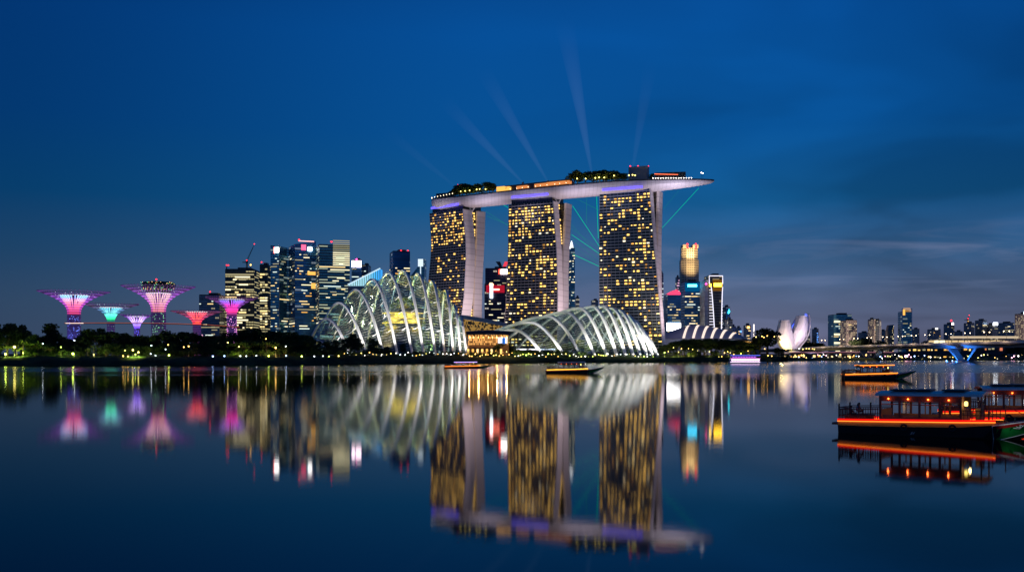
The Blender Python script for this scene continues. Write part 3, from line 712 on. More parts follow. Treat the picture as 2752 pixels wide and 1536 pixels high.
def strips(root, wd, d, h, n, faces='f', fh=4., cols=None, zlo=.05, zhi=.95, lmax=.5, seed=1, ht=1.25, rows=None):
    """lit office windows in runs along the floors"""
    rng = random.Random(seed); cols = cols or [E_cream, E_cool, E_dim, E_dim, E_warm]; used = set()
    for _ in range(n):
        fc = rng.choice(faces); nf = int(h / fh); j = rng.choice(rows) if rows else int(rng.uniform(zlo, zhi) * nf)
        tot = wd if fc == 'f' else d; cells = max(3, int(tot / 3)); ln = max(1, min(cells, int(rng.expovariate(1 / (lmax * cells * .5)) + 1))); i0 = rng.randint(0, max(0, cells - ln))
        if any((fc, j, i) in used for i in range(i0, i0 + ln)): continue
        used.update((fc, j, i) for i in range(i0, i0 + ln))
        panel(root, wd, d, fc, (i0 + .08) / cells, (i0 + ln - .08) / cells, j * fh + 1.3, j * fh + 1.3 + ht, rng.choice(cols), 'lit_window', .05, .2)
F_teal = facade('teal_curtain_wall', (.11, .42, .54), (.04, .12, .17), 4., 1.5, .35, .1, .09, (.75, .95, .85), .22, run=6)
F_blue = facade('blue_curtain_wall', (.07, .27, .50), (.025, .09, .17), 4., 3., .3, .08, .05, (.7, .85, 1.), .2, run=4)
F_green = facade('green_curtain_wall', (.11, .40, .46), (.05, .15, .17), 4., 1.5, .64, .1, .30, (.85, .95, .62), .55, run=8)
F_dim = facade('dim_block_wall', (.14, .20, .27), (.13, .15, .18), 3.6, 3., .4, .2, .04, (1., .85, .5), .35, run=2)  # wall tones lightened to stand in for haze over far blocks
F_site = facade('unfinished_floors', (.16, .14, .08), (.09, .09, .08), 4., 4., .6, .15, .45, (1., .86, .42), .55, .1, .6, run=4)
F_pale = facade('pale_grid_wall', (.05, .05, .06), (.34, .29, .27), 3.4, 3.2, .42, .4, .30, (1., .78, .45), .5, .1, run=1)
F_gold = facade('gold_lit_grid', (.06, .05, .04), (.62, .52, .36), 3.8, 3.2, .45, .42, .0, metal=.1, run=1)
F_grey = facade('grey_office_wall', (.10, .15, .20), (.22, .24, .27), 3.8, 3., .4, .15, .12, (1., .9, .65), .4, run=2)  # paler colours carry the haze of the distant skyline
r, wd, d, h = bld('office_block', 'low dim office block behind the orange and magenta funnel trees, red beacon on its roof', 535, 607, 793, 1500, 40, .05, F_dim); beacon(r, (-wd * .06, -8, h + 6), 1.1); MB().tube([(-wd * .06, -8, h), (-wd * .06, -8, h + 6)], .3).build('mast', M_dark, r)
strips(r, wd, d, h, 14, seed=4)
r, wd, d, h = bld('unfinished_tower', 'broad unfinished tower with bright yellow floors and a crane on top', 605, 698, 724, 1540, 45, .06, F_site)
strips(r, wd, d, h, 60, 'f', cols=[E_cream, E_warm, E_cream, E_dim], zlo=.3, zhi=.96, lmax=.8, seed=6, ht=2.2)
for dx in (-.46, -.40): beacon(r, (dx * wd, -20, h + 7), 1.1)
MB().tube([(-wd * .46, -20, -1), (-wd * .46, -20, h + 7)], .8, 4).build('hoist_mast', M_dark, r)
cr = thing('tower_crane', 'tower crane with a raised jib standing on the unfinished tower', 'crane', tuple(r.location + Vector((wd * .15, 0, h))))
D = 1560
def crane(o, mh, jib, r0=.7):
    b = MB(); zz = np.linspace(0, mh, 8)
    for sx, sy in ((-1, -1), (1, -1), (1, 1), (-1, 1)): b.tube([(sx, sy, 0), (sx, sy, mh)], .28, 4)
    for i in range(7): b.tube([(-1, -1, zz[i]), (1, -1, zz[i + 1])], .2, 4).tube([(1, 1, zz[i]), (-1, 1, zz[i + 1])], .2, 4)
    b.build('mast', M_dark, o); MB().box((0, 0, mh + 1.5), (3.4, 3, 3)).box((-4, 0, mh + .6), (6, 2, 1.2)).build('cab', M_dark, o)
    b = MB(); p0, p1 = Vector((0, 0, mh + 2)), Vector((jib[0], 0, mh + jib[1]))
    b.tube([p0 + Vector((0, -.7, 0)), p1], .3, 4).tube([p0 + Vector((0, .7, 0)), p1], .3, 4).tube([p0 + Vector((-1, 0, 2)), p1], .25, 4).build('jib', M_dark, o)
    beacon(o, (p1.x, p1.y, p1.z + .8), .9); beacon(o, (0, -1.5, mh + 3.6), 1.0)
crane(cr, 13, (12, 29)); put('work_lamp', bulbm, cr, (7, -4, 9), scale=(1.1,) * 3, mat=glow('lamp_orange', (1., .5, .08), 8.)); MB().tube([(7, -4, 0), (7, -4, 9)], .3).build('lamp_post', M_dark, cr)
r, wd, d, h = bld('slim_block', 'slim unfinished block with yellow lit bays between the unfinished tower and the glass towers', 698, 729, 712, 1490, 30, .05, F_site); strips(r, wd, d, h, 40, cols=[E_cream, E_warm, E_warm, E_dim], lmax=.6, seed=8, ht=2.2); beacon(r, (-wd * .35, -10, h + 5), 1.); MB().tube([(-wd * .35, -10, h), (-wd * .35, -10, h + 5)], .3).build('mast', M_dark, r)
G = 'blue glass office towers left of the domes'
r, wd, d, h = bld('glass_tower', 'blue glass office tower with a big glowing white sign at its top, leftmost of three', 727, 795, 658, 1440, 48, -.30, F_teal, group=G, ztop=lambda x, y: 1.0 - .012 * x, roof=False)
strips(r, wd, d, h, 55, 'ffr', lmax=.6, seed=12, zhi=.90)
panel(r, wd, d, 'f', .48, .97, h - 11, h - 4, E_white, out=.8, th=1.2); panel(r, wd, d, 'f', .40, .48, h - 12, h - 3.4, glow('sign_red', (1., .05, .03), 8.), out=.6, th=.8)
b = MB(); b.box((wd / 2 - .2, -d / 2 - .3, h / 2), (.9, .6, h)); b.build('corner_fin', M_conc, r)
r, wd, d, h = bld('glass_tower', 'tallest dark glass office tower with a red-lit roof edge, middle of three', 776, 849, 646, 1425, 45, .42, F_blue, group=G, ztop=lambda x, y: .965 + .035 * x, roof=False)
strips(r, wd, d, h, 64, 'ffl', cols=[E_warm, E_cream, E_cool, E_amber, E_dim], lmax=.35, seed=14, zhi=.9)
panel(r, wd, d, 'f', .62, .80, h - 15, h - 9, E_white, out=.8, th=1.2); panel(r, wd, d, 'f', .30, .52, h - 14, h - 6, glow('sign_pink', (1., .10, .22), 2.0), out=.6, th=.8)
panel(r, wd, d, 'f', .18, .9, h - 1.5, h - .2, glow('edge_pink', (1., .45, .42), 2.), 'roof_light', .8, .8); beacon(r, (-wd * .3, -d / 2, h + .6), 1.3)
panel(r, wd, d, 'f', .6, .98, h * .70, h * .73, E_amber, 'lit_window', .2); panel(r, wd, d, 'f', .78, .98, h * .58, h * .63, E_amber, 'lit_window', .2)
r, wd, d, h = bld('glass_tower', 'blue green glass office tower with banded lit crown, rightmost of three', 848, 940, 652, 1400, 50, .30, F_green, group=G, ztop=lambda x, y: .985 + .015 * math.sin(PI * min(1, x * 1.1)), roof=False)
strips(r, wd, d, h, 80, 'ffll', lmax=.7, seed=16, zhi=.84)
for k in range(13): panel(r, wd, d, 'f', .45, .995, h * .80 + k * 2.9, h * .80 + k * 2.9 + 1.1, E_dim if k > 6 else E_cream, 'lit_louvre', .3)
beacon(r, (-wd * .1, -d / 2, h + 1.5), 1.3)
r, wd, d, h = bld('sign_tower', 'office tower with a glowing pink-white rooftop sign right of the three glass towers', 945, 974, 700, 1480, 30, .1, F_blue); strips(r, wd, d, h, 26, seed=18, lmax=.5)
for a, b_ in ((.02, .34), (.44, .98)): panel(r, wd, d, 'f', a, b_, h - 10, h - .3, glow('sign_pink_white', (1., .72, .85), 7.), out=.8, th=1.2)
beacon(r, (0, -d / 2, h + 2), 1.2, glow('sign_magenta', (1., .05, .35), 8.))
r, wd, d, h = bld('office_block', 'dark office block just right of the tower with the pink-white sign', 972, 997, 713, 1520, 30, 0, F_dim); strips(r, wd, d, h, 22, seed=20)
# sloping-roofed hall with a lit clerestory
r, wd, d, h = bld('clerestory_hall', 'dark hall with a rising cyan-white lit clerestory behind the tall dome', 935, 1028, 768, 1180, 20, 0, F_dim, roof=False, z0=GZ, cat='hall')
b = MB(); dz = zat(722, 1180) - zat(768, 1180)
b.add([(-wd / 2, -10.3, h), (wd / 2, -10.3, h), (wd / 2, -10.3, h + dz), (-wd / 2, -10.3, h + 1), (-wd / 2, 10, h), (wd / 2, 10, h), (wd / 2, 10, h + dz), (-wd / 2, 10, h + 1)], [(0, 1, 2, 3), (5, 4, 7, 6), (3, 2, 6, 7), (1, 5, 6, 2)])
mm, nt, out = new_mat('clerestory_light'); tc = N(nt, 'ShaderNodeTexCoord'); sp = N(nt, 'ShaderNodeSeparateXYZ'); L(nt, tc.outputs['Object'], sp.inputs[0])
e = N(nt, 'ShaderNodeEmission'); L(nt, ramp(nt, math_n(nt, 'MULTIPLY_ADD', sp.outputs[0], 1 / wd, .5), [(0, (.45, .75, .85)), (.6, (.35, .75, .9)), (.8, (.10, .55, 1.)), (1, (.05, .4, 1.))]), e.inputs[0])
L(nt, math_n(nt, 'GREATER_THAN', math_n(nt, 'FRACT', math_n(nt, 'DIVIDE', sp.outputs[0], 2.7)), .22), e.inputs[1]); L(nt, e.outputs[0], out.inputs[0]); mm.cycles.emission_sampling = 'NONE'
b.build('clerestory', mm, r); MB().tube([(-wd / 2, -10.6, h + 1.4), (wd / 2, -10.6, h + dz + .5)], .9, 6).build('roof_edge', glow('edge_cool', (.6, .85, 1.), 1.), r)
r, wd, d, h = bld('office_tower', 'dark square office tower with two red beacons, left of the leftmost hotel tower', 1047, 1102, 676, 1420, 40, .25, F_blue); strips(r, wd, d, h, 40, 'ffl', cols=[E_warm, E_cream, E_warm, E_amber], lmax=.3, seed=22); beacon(r, (0, -15, h + 2), 1.2); beacon(r, (wd * .4, -15, h + 2), 1.2)
r, wd, d, h = bld('slant_tower', 'glass tower with a slanted roof and a white lit fin beside the leftmost hotel tower', 1100, 1146, 694, 1450, 35, 0, F_teal, roof=False, ztop=lambda x, y: .80 + .2 * min(1, x * 1.3)); strips(r, wd, d, h, 24, zhi=.7, seed=24)
panel(r, wd, d, 'f', .58, .92, h - 12, h - 1, glow('fin_white', (.75, .9, 1.), 1.1), 'lit_fin', .6); panel(r, wd, d, 'f', .72, .78, h - 32, h - 12, glow('fin_white', (.75, .9, 1.), 1.1), 'lit_fin', .6)
# between the hotel towers
M_pinkwall = facade('rose_office_wall', (.06, .05, .075), (.17, .13, .17), 3.8, 3., .4, .2, .06, (1., .9, .7), .5, .2, .5, run=2)
r, wd, d, h = bld('office_tower', 'rose grey office tower with a red V-shaped crown between the left and middle hotel towers', 1304, 1372, 722, 1500, 40, 0, M_pinkwall); strips(r, wd, d, h, 18, seed=26, zlo=.6, zhi=.9, lmax=.3)
panel(r, wd, d, 'f', .62, .88, h - 8, h - 1, E_white, out=.8, th=1.2); panel(r, wd, d, 'f', .54, .62, h - 8, h - 1, glow('sign_red', (1., .05, .03), 8.), out=.6)
for sx, mt in ((-1, M_dark), (1, glow('crown_red', (1., .06, .10), .9))):
    b = MB(); x0 = wd * .18; b.add([(x0 - 1.5, -6, h), (x0 + 1.5, -6, h), (x0 + sx * 7 + 3.4, -6, h + 12.5), (x0 + sx * 7 - 3.4, -6, h + 12.5), (x0 - 1.5, 0, h), (x0 + 1.5, 0, h), (x0 + sx * 7 + 3.4, 0, h + 12.5), (x0 + sx * 7 - 3.4, 0, h + 12.5)], [(0, 1, 2, 3), (4, 7, 6, 5), (0, 3, 7, 4), (1, 5, 6, 2), (3, 2, 6, 7)]); b.build('crown_fin', mt, r)
r, wd, d, h = bld('office_tower', 'dark office tower with a glowing red and white T-shaped sign low between two hotel towers', 1302, 1360, 764, 1420, 40, 0, M_pinkwall); strips(r, wd, d, h, 40, seed=28, zlo=0, zhi=.8, lmax=.3, cols=[E_cream, E_cool, E_dim])
panel(r, wd, d, 'f', .26, .39, h - 20, h - 2, glow('sign_ice', (.70, .85, 1.), 6.), out=.8, th=1.); panel(r, wd, d, 'f', .23, .42, h - 2, h + 1, glow('sign_hot', (1., .22, .14), 9.), out=.8, th=1.); panel(r, wd, d, 'f', .40, .70, h - 8.5, h - 6.3, glow('sign_hot', (1., .22, .14), 9.), out=.8, th=1.)
panel(r, wd, d, 'f', .08, .94, h - 12, h - 1.2, glow('sign_red_wash', (.9, .02, .06), .45), 'sign_spill', .3)  # weak glowing panel painted as the sign's red light on the wall
r, wd, d, h = bld('spire_tower', 'slim tower with white stacked lights at its spire, just right of the middle hotel tower', 1527, 1545, 668, 1480, 18, .2, F_teal); strips(r, wd, d, h, 46, 'ffl', cols=[E_cream, E_cool, E_cream], lmax=.6, seed=30)
for k in range(5): MB().box((-wd * .1, -2, h + 1.2 + k * 2.6), (6 - k * 1.1, 6 - k * 1.1, 1.5)).build('spire_light', glow('spire_white', (.95, .97, 1.), 2.2), r)
r, wd, d, h = bld('office_block', 'pale low block in the gap between the middle and right hotel towers', 1545, 1557, 800, 1600, 25, 0, F_grey)
r, wd, d, h = bld('office_block', 'faint far block low beside the right hotel tower in the gap', 1588, 1608, 808, 1800, 25, 0, F_grey)
# right of the hotel
r, wd, d, h = bld('slim_tower', 'slim white-lit tower edge just right of the rightmost hotel tower', 1772, 1783, 736, 1450, 14, 0, F_grey); strips(r, wd, d, h, 20, cols=[glow('fin_white', (.75, .9, 1.), 1.1)], seed=32, lmax=.9, zlo=.5)
r, wd, d, h = bld('red_crown_tower', 'office tower with a sloping red-lit crown and a wide white light band lower down', 1784, 1829, 792, 1430, 35, .0, F_blue); strips(r, wd, d, h, 40, seed=34, zlo=.35, zhi=.92, lmax=.5)
E_crown = glow('crown_crimson', (1., .06, .16), 1.4)
b = MB(); b.add([(-wd / 2, -17.8, h), (wd / 2, -17.8, h), (wd / 2, -17.8, h + 3), (wd * .22, -17.8, h + 8), (-wd * .1, -17.8, h + 6), (-wd / 2, -17.8, h + 1.5)] + [(x, 5, z) for x, z in ((-wd / 2, h), (wd / 2, h), (wd / 2, h + 3), (wd * .22, h + 8), (-wd * .1, h + 6), (-wd / 2, h + 1.5))], [(0, 1, 2, 3, 4, 5), (5, 4, 10, 11), (4, 3, 9, 10), (3, 2, 8, 9), (1, 7, 8, 2)]); b.build('crown', E_crown, r)
panel(r, wd, d, 'f', -.06, 1.0, h * .40, h * .53, E_white, 'light_band', 1., 1.2)
r2, w2, d2, h2 = bld('lattice_tower', 'slim pink-lit lattice tower behind the tower with the red crown', 1815, 1826, 746, 1500, 12, 0, F_grey); strips(r2, w2, d2, h2, 40, cols=[glow('pink_bits', (1., .55, .8), 1.3)], seed=36, zlo=.55, zhi=.99, lmax=.9)
G = None
# gold tower: stepped octagon shaft
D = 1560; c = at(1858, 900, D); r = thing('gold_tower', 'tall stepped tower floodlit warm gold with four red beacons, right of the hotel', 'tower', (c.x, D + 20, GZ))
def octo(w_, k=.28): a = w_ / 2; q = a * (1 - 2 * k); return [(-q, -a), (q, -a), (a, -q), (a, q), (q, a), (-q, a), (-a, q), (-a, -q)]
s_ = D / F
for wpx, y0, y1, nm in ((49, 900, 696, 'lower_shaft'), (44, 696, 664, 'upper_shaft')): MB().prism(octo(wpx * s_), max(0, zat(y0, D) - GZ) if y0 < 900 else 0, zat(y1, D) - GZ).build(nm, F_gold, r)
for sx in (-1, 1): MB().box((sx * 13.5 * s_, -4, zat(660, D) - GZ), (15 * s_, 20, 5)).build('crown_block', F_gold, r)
for dx, y in ((-9, 655), (14, 655), (-9, 664), (14, 664)): beacon(r, (dx * s_, -14.5 if y < 660 else -15, zat(y, D) - GZ), 1.6)
for a in (-14, 5, 16): lamp('SPOT', (c.x + a * s_, D - 22, zat(768, D)), 9e4, (1., .72, .36), (c.x + a * s_ * .6, D, zat(690, D)), 75, 1., radius=2, name='flood_lamp')
for a in (-16, 0, 16): lamp('SPOT', (c.x + a * s_, D - 12, zat(699, D)), 4e4, (1., .75, .38), (c.x + a * s_ * .7, D + 6, zat(672, D)), 85, 1., radius=1, name='flood_lamp')
r, wd, d, h = bld('cyan_sign_tower', 'dark blue office tower with a bright cyan sign in front of the gold tower', 1829, 1881, 758, 1440, 35, 0, F_blue); strips(r, wd, d, h, 64, seed=38, zhi=.85, lmax=.55, cols=[E_cream, E_warm, E_dim, E_cool])
panel(r, wd, d, 'f', .19, .79, h - 7, h - 3.2, glow('sign_cyan', (.06, .66, 1.), 9.), out=.8, th=1.); panel(r, wd, d, 'f', .02, .98, h - 14, h - .6, glow('sign_cyan_wash', (.0, .16, .42), .5), 'sign_spill', .3)  # last panel glows faintly as the cyan sign's light spill on the facade
# white-outlined tower
F_band = facade('banded_office_wall', (.05, .045, .04), (.10, .095, .09), 3.9, 60., .4, .0, .10, (1., .8, .4), .25, .3, run=.08)
r, wd, d, h = bld('outlined_tower', 'tower outlined in white light with curved edges, slatted sides and an orange sign', 1892, 1942, 741, 1400, 38, 0, F_band); ew = glow('outline_white', (.86, .84, 1.), 1.5)
MB().box((-wd / 2 - 3, 3, h * .5 - 2), (5.6, 40, h - 8)).build('side_wall', M_conc, r)
MB().tube([(-wd / 2, -d / 2 - .6, h * .9), (-wd / 2, -d / 2 - .6, h), (wd / 2, -d / 2 - .6, h), (wd / 2, -d / 2 - .6, h * .9)], .7, 6).build('outline_light', ew, r)
def curvx(z, s): f = max(0., (h * .86 - z) / (h * .86)); return (-.12 - .0 + .34 * f ** .75 - .24) * wd if s < 0 else (.5 - .13 * f ** .6) * wd
for s in (-1, 1): MB().tube([(curvx(z, s), -d / 2 - .9, z) for z in np.linspace(0, h * .86, 16)], .6, 6).build('outline_light', ew, r)
for k in range(22):
    z = 6 + k * (h * .86 - 6) / 22
    for s in (-1, 1):
        x1 = curvx(z, s); x0 = -wd / 2 if s < 0 else wd / 2
        put('slat_light', winbox, r, ((x0 + x1) / 2, -d / 2 - .5, z), scale=(abs(x1 - x0), .6, .7), mat=ew)
panel(r, wd, d, 'f', .34, .93, h * .82 + 5, h * .82 + 10, glow('sign_orange', (1., .56, .03), 10.), out=.8, th=1.); panel(r, wd, d, 'f', .26, .99, h * .80 + 1, h * .82 + 15, glow('sign_orange_wash', (.5, .2, .02), .35), 'sign_spill', .3); panel(r, wd, d, 'f', .0, .14, h * .82 + 5, h * .82 + 9, glow('sign_orange', (1., .56, .03), 10.), out=.8)  # dim orange panel imitates sign light spilling over the wall
beacon(r, (-wd / 2 - 4, -16, h * .90), 1.6, glow('sign_magenta', (1., .05, .35), 8.))
r, wd, d, h = bld('office_tower', 'dark office tower with a cyan arrow-shaped logo, right of the white-outlined tower', 1941, 1962, 826, 1450, 25, 0, F_blue); strips(r, wd, d, h, 14, seed=40, zhi=.6, cols=[E_cream, E_warm])
b = MB(); x = wd * .22; b.add([(x - 1.5, -13.2, h - 9), (x - 1.5, -13.2, h - 6.5), (x + .3, -13.2, h - 1.5), (x + .3, -13.2, h - 5), (x + 1.8, -13.2, h - 5.5), (x - .3, -13.2, h - 9)], [(0, 5, 4, 3, 2, 1)]); b.build('logo', glow('logo_cyan', (.05, .8, .95), 5.), r)
r, wd, d, h = bld('office_block', 'small lit office block at the right foot of the white-outlined tower', 1948, 1969, 860, 1350, 22, 0, F_grey); strips(r, wd, d, h, 14, seed=42, lmax=.7, cols=[E_warm, E_cream])
for k, (a, b_, y, D, lb) in enumerate(((1960, 1978, 878, 1500, 'low far block just right of the arched hall roof, leftmost of three'), (1976, 1992, 882, 1600, 'low far block just right of the arched hall roof, middle of three'), (1998, 2018, 875, 1550, 'low far block with orange roof lights behind the arched hall'))):
    r, wd, d, h = bld('office_block', lb, a, b_, y, D, 22, 0, F_grey); strips(r, wd, d, h, 9, seed=50 + k, cols=[E_warm, E_amber])
    if k == 1: beacon(r, (wd * .3, -12, h - 5), 1.6, E_blue)
    if k == 2: panel(r, wd, d, 'f', .1, .7, h - 4, h - 1, glow('lamp_orange', (1., .5, .08), 8.))
ms = thing('lit_mast', 'thin white glowing mast left of the big lone tree', 'mast', tuple(at(2026, 906, 1300))); MB().tube([(0, 0, -18), (0, 0, 1)], .8).build('base', M_dark, ms); MB().tube([(0, 0, 1), (0, 0, 17.5)], .75).build('light_tube', glow('mast_white', (1., .9, .85), 2.), ms)
# right skyline across the water
def R_(name, label, a, b_, y, D, mat, n=10, seed=1, cols=None, dep=35, rot=0., lmax=.5, **k):
    r, wd, d, h = bld(name, label, a, b_, y, D, dep, rot, mat, z0=3., **k); strips(r, wd, d, h, n, seed=seed, cols=cols, lmax=lmax); return r, wd, d, h
r, wd, d, h = R_('office_block', 'wide dark teal block with three yellow lit floors behind the left part of the bridge', 2225, 2289, 846, 1900, F_teal, 24, 60)
for f, a in ((.86, .7), (.55, .6), (.34, .5)): panel(r, wd, d, 'f', .02, a, h * f - 3.2, h * f, E_cream, 'lit_window')
r, wd, d, h = R_('hotel_block', 'pale gridded hotel block standing before the wide dark teal block', 2258, 2303, 861, 1800, F_pale, 12, 61)
r, wd, d, h = R_('apartment_tower', 'pale two-part tower with a dark notch, right of the gridded hotel block', 2335, 2350, 858, 2000, F_pale, 4, 62); r, wd, d, h = R_('apartment_tower', 'white-edged slim tower joined to the right of the pale two-part tower', 2350, 2365, 861, 1980, F_grey, 4, 63)
for s in (-1, 1): panel(r, wd, d, 'f', .5 + s * .4 - .08, .5 + s * .4 + .08, 0, h, M_conc, 'white_edge')
r, wd, d, h = R_('slant_tower', 'banded tower with a slanted crown left of the tall gold-crowned tower', 2380, 2402, 872, 1900, F_band, 16, 64, roof=False, ztop=lambda x, y: .82 + .18 * x, cols=[E_cream, E_warm])
r, wd, d, h = R_('gold_crown_tower', 'tall blue glass tower with white corner fins and a gold lit open crown', 2413, 2450, 838, 1850, F_teal, 18, 65, rot=-.15)
for x in (-wd / 2, wd / 2): MB().box((x, -d / 2, h / 2 + 3), (1.6, 1.6, h + 8)).build('corner_fin', M_white, r)
for k in range(4): MB().box((0, -d / 2 + .5, h + 1.2 + k * 2.), (wd * (.96 - .08 * k), .8, .5)).build('crown_bar', E_amber, r)
panel(r, wd, d, 'f', .0, .3, h - 6, h + 5, E_amber, 'lit_window', .1)
r, wd, d, h = R_('office_tower', 'banded tower with a small white crown sign and a red beacon, behind the bridge', 2536, 2565, 871, 2000, F_dim, 8, 66); panel(r, wd, d, 'f', .2, .75, h - 1, h + 3.2, E_white); beacon(r, (0, -10, h + 8), 2.)
for s in (.1, .35, .6, .85): panel(r, wd, d, 'f', s, s + .06, 0, h - 2, M_conc, 'pier_fin')
r, wd, d, h = R_('unfinished_tower', 'grey unfinished block with a small crane behind the middle of the bridge', 2590, 2619, 868, 2100, F_dim, 4, 67); cr = thing('tower_crane', 'small lit crane on the grey unfinished block across the water', 'crane', tuple(r.location + Vector((-wd * .4, 0, h)))); crane(cr, 7, (3, 10)); put('work_lamp', bulbm, cr, (0, -2, 5), scale=(1.2,) * 3, mat=E_amber)
r, wd, d, h = R_('office_block', 'dark office block left of the big white rooftop light sign', 2620, 2652, 861, 2100, F_dim, 6, 68)
r, wd, d, h = R_('sign_block', 'block with a long blazing white rooftop sign near the right edge', 2646, 2682, 872, 2080, F_grey, 8, 69); panel(r, wd, d, 'f', .08, .92, h - 1, h + 4.5, glow('sign_blue_white', (.85, .90, 1.), 9.), out=1.)
r, wd, d, h = R_('office_block', 'dim wide block right of the big white rooftop sign', 2680, 2726, 868, 2200, F_dim, 10, 70)
r, wd, d, h = R_('hotel_tower_block', 'gold-windowed tower with a white glowing top band at the right edge of the photo', 2727, 2776, 843, 1900, F_pale, 60, 71, cols=[E_amber, E_gold, E_warm], lmax=.3); panel(r, wd, d, 'f', 0, 1, h - 1, h + 4.5, glow('sign_blue_white', (.85, .90, 1.), 9.), 'light_band'); panel(r, wd, d, 'f', 0, .12, 0, h - 1, M_conc, 'white_edge')
FAR = [(2182, 2200, 884, 'blue_lit'), (2306, 2336, 894, ''), (2366, 2380, 889, ''), (2452, 2470, 884, ''), (2492, 2528, 885, 'sign'), (2566, 2586, 891, ''), (2682, 2706, 881, 'amber'), (2706, 2728, 888, ''), (2100, 2126, 903, ''), (2150, 2178, 903, '')]
for k, (a, b_, y, t) in enumerate(FAR):
    D = 2150 + (k * 37) % 160
    r, wd, d, h = R_('far_block', {'blue_lit': 'low far block dotted with blue lights beside the lotus museum', 'sign': 'dim far block with a short white roof sign behind the bridge', 'amber': 'far block with an amber lit panel near the right edge'}.get(t) or f"dim far block on the horizon behind the bridge, {ORD[k]} of the low row from left", a, b_, y, D, random.choice([F_dim, F_grey, F_grey]), 3, 80 + k, cols=[E_blue] if t == 'blue_lit' else [E_warm, E_dim, E_amber], group='dim far blocks on the horizon')
    if t == 'sign': panel(r, wd, d, 'f', .25, .6, h + .2, h + 4, glow('sign_soft_white', (1., .95, .85), 3.))
    if t == 'amber': panel(r, wd, d, 'f', .2, .8, h - 10, h - 4, E_amber)
    if t == 'blue_lit': strips(r, wd, d, h, 30, seed=5, cols=[E_blue], lmax=.2)
for px, y, D in ((2280, 905, 1760), (2346, 905, 1950), (2745, 900, 1850)):
    p_ = at(px, y, D - 45); lamp('SPOT', (p_.x, p_.y, 8), 5.5e5, (1., .74, .58), tuple(at(px, y - 30, D + 40)), 80, 1., radius=3, name='facade_flood')
# grandstand hall along the far quay
gs = thing('grandstand', 'long low floodlit grandstand with a pale roof band behind the bridge', 'grandstand', tuple(at(2630, 950, 1450) * 1.))
gs.location.z = 3
sc = 1450 / F
MB().box((0, 0, 14), (262 * sc, 16, 22)).build('wall', M_grey, gs); MB().box((4, -9, zat(906, 1450) - 3), (180 * sc, 3, 3.4)).build('roof_band', glow('band_cream', (1., .78, .52), .6), gs); MB().box((-40 * sc, -9, zat(917, 1450) - 3), (200 * sc, 3, 2.6)).build('lower_band', glow('band_gold', (1., .72, .36), .8), gs)
MB().box((-112 * sc, -9.5, zat(919, 1450) - 3), (30 * sc, 3, 5)).build('lit_end', E_cream, gs)
for k in range(14): MB().box((-115 * sc + k * 17 * sc, -10.8, zat(919, 1450) - 3), (.8, .8, 8)).build('column', M_dark, gs)
# hotel podium and convention hall
pd = thing('podium_hall', 'low curved podium glowing amber behind the restaurant between the domes', 'hall', (xat(1300, 1080), 1080, GZ))
b = MB(); rows, uvs = [], []; s_ = 1080 / F
for k in range(17):
    f = k / 16; x = (-62 + 124 * f) * s_; zt = zat(847 + 22 * f ** 1.2, 1080) - GZ
    rows.append([(x, -6 * math.sin(PI * f), 0), (x, -6 * math.sin(PI * f) - 2, zt * .6), (x, -6 * math.sin(PI * f), zt - 4)]); uvs.append([(x, 0), (x, zt * .6), (x, zt - 4)])
F_pod = facade('amber_glass', (.08, .06, .03), (.05, .04, .03), 1.6, 1.1, .2, .2, .62, (1., .56, .12), .5, .1, .4, run=1)
b.grid([list(r_) for r_ in zip(*rows)], [list(r_) for r_ in zip(*uvs)]); b.build('glazing', F_pod, pd)
b = MB(); b.grid([[(r_[2][0], r_[2][1] - 3, r_[2][2]) for r_ in rows], [(r_[2][0], r_[2][1] - 2, r_[2][2] + 4.5) for r_ in rows], [(r_[2][0], 25, r_[2][2] + 2) for r_ in rows]]); b.build('roof', M_grey, pd, True)
ch = thing('convention_hall', 'wide low hall with a smooth arched roof crossed by six glowing bands', 'hall', (0, 0, GZ))
M_vault = pbr('vault_roof', (.22, .22, .28), .5, var=.08, scale=.05)
def vault(px, f, D0=1120):
    """f 0..1 from front eave to ridge"""
    ridge = float(np.interp(px, [1785, 1830, 1862, 1900, 1950, 1985, 2012], [896, 880, 872, 876, 886, 897, 912])); eave = 909 + (px - 1785) * .002
    zr, ze = zat(ridge, D0 + 45), zat(eave, D0)
    return Vector((xat(px - 16 * (1 - f), D0 + 45 * f), D0 + 45 * f, ze + (zr - ze) * math.sin(f * PI / 2) ** .9 - GZ))
b = MB(); pxs = np.linspace(1786, 2012, 40); b.grid([[tuple(vault(p, f)) for p in pxs] for f in np.linspace(0, 1, 12)]); b.grid([[tuple(vault(p, 1)) for p in pxs], [tuple(vault(p, 1) + Vector((0, 60, -25))) for p in pxs]]); b.build('roof', M_vault, ch, True)
b = MB(); b.grid([[(vault(p, 0).x, 1122, 0) for p in pxs], [(vault(p, 0).x, 1122, vault(p, 0).z + .6) for p in pxs]]); b.build('wall', M_grey, ch)
E_band = glow('roof_band_light', (1., .80, .70), 1.15)
for px in (1853, 1879, 1904, 1928, 1953, 1977):
    b = MB(); b.grid([[tuple(vault(px + q, f) + Vector((0, -.5, .45))) for q in (-3.4, 3.4)] for f in np.linspace(.0, .97, 14)]); b.build('roof_band', E_band, ch)
for a in (1840, 1930): lamp('SPOT', (xat(a, 1040), 1040, 45), 7e4, (.75, .72, 1.), tuple(vault(a, .5) + Vector((0, 0, GZ))), 80, 1., radius=3, name='wash_light')
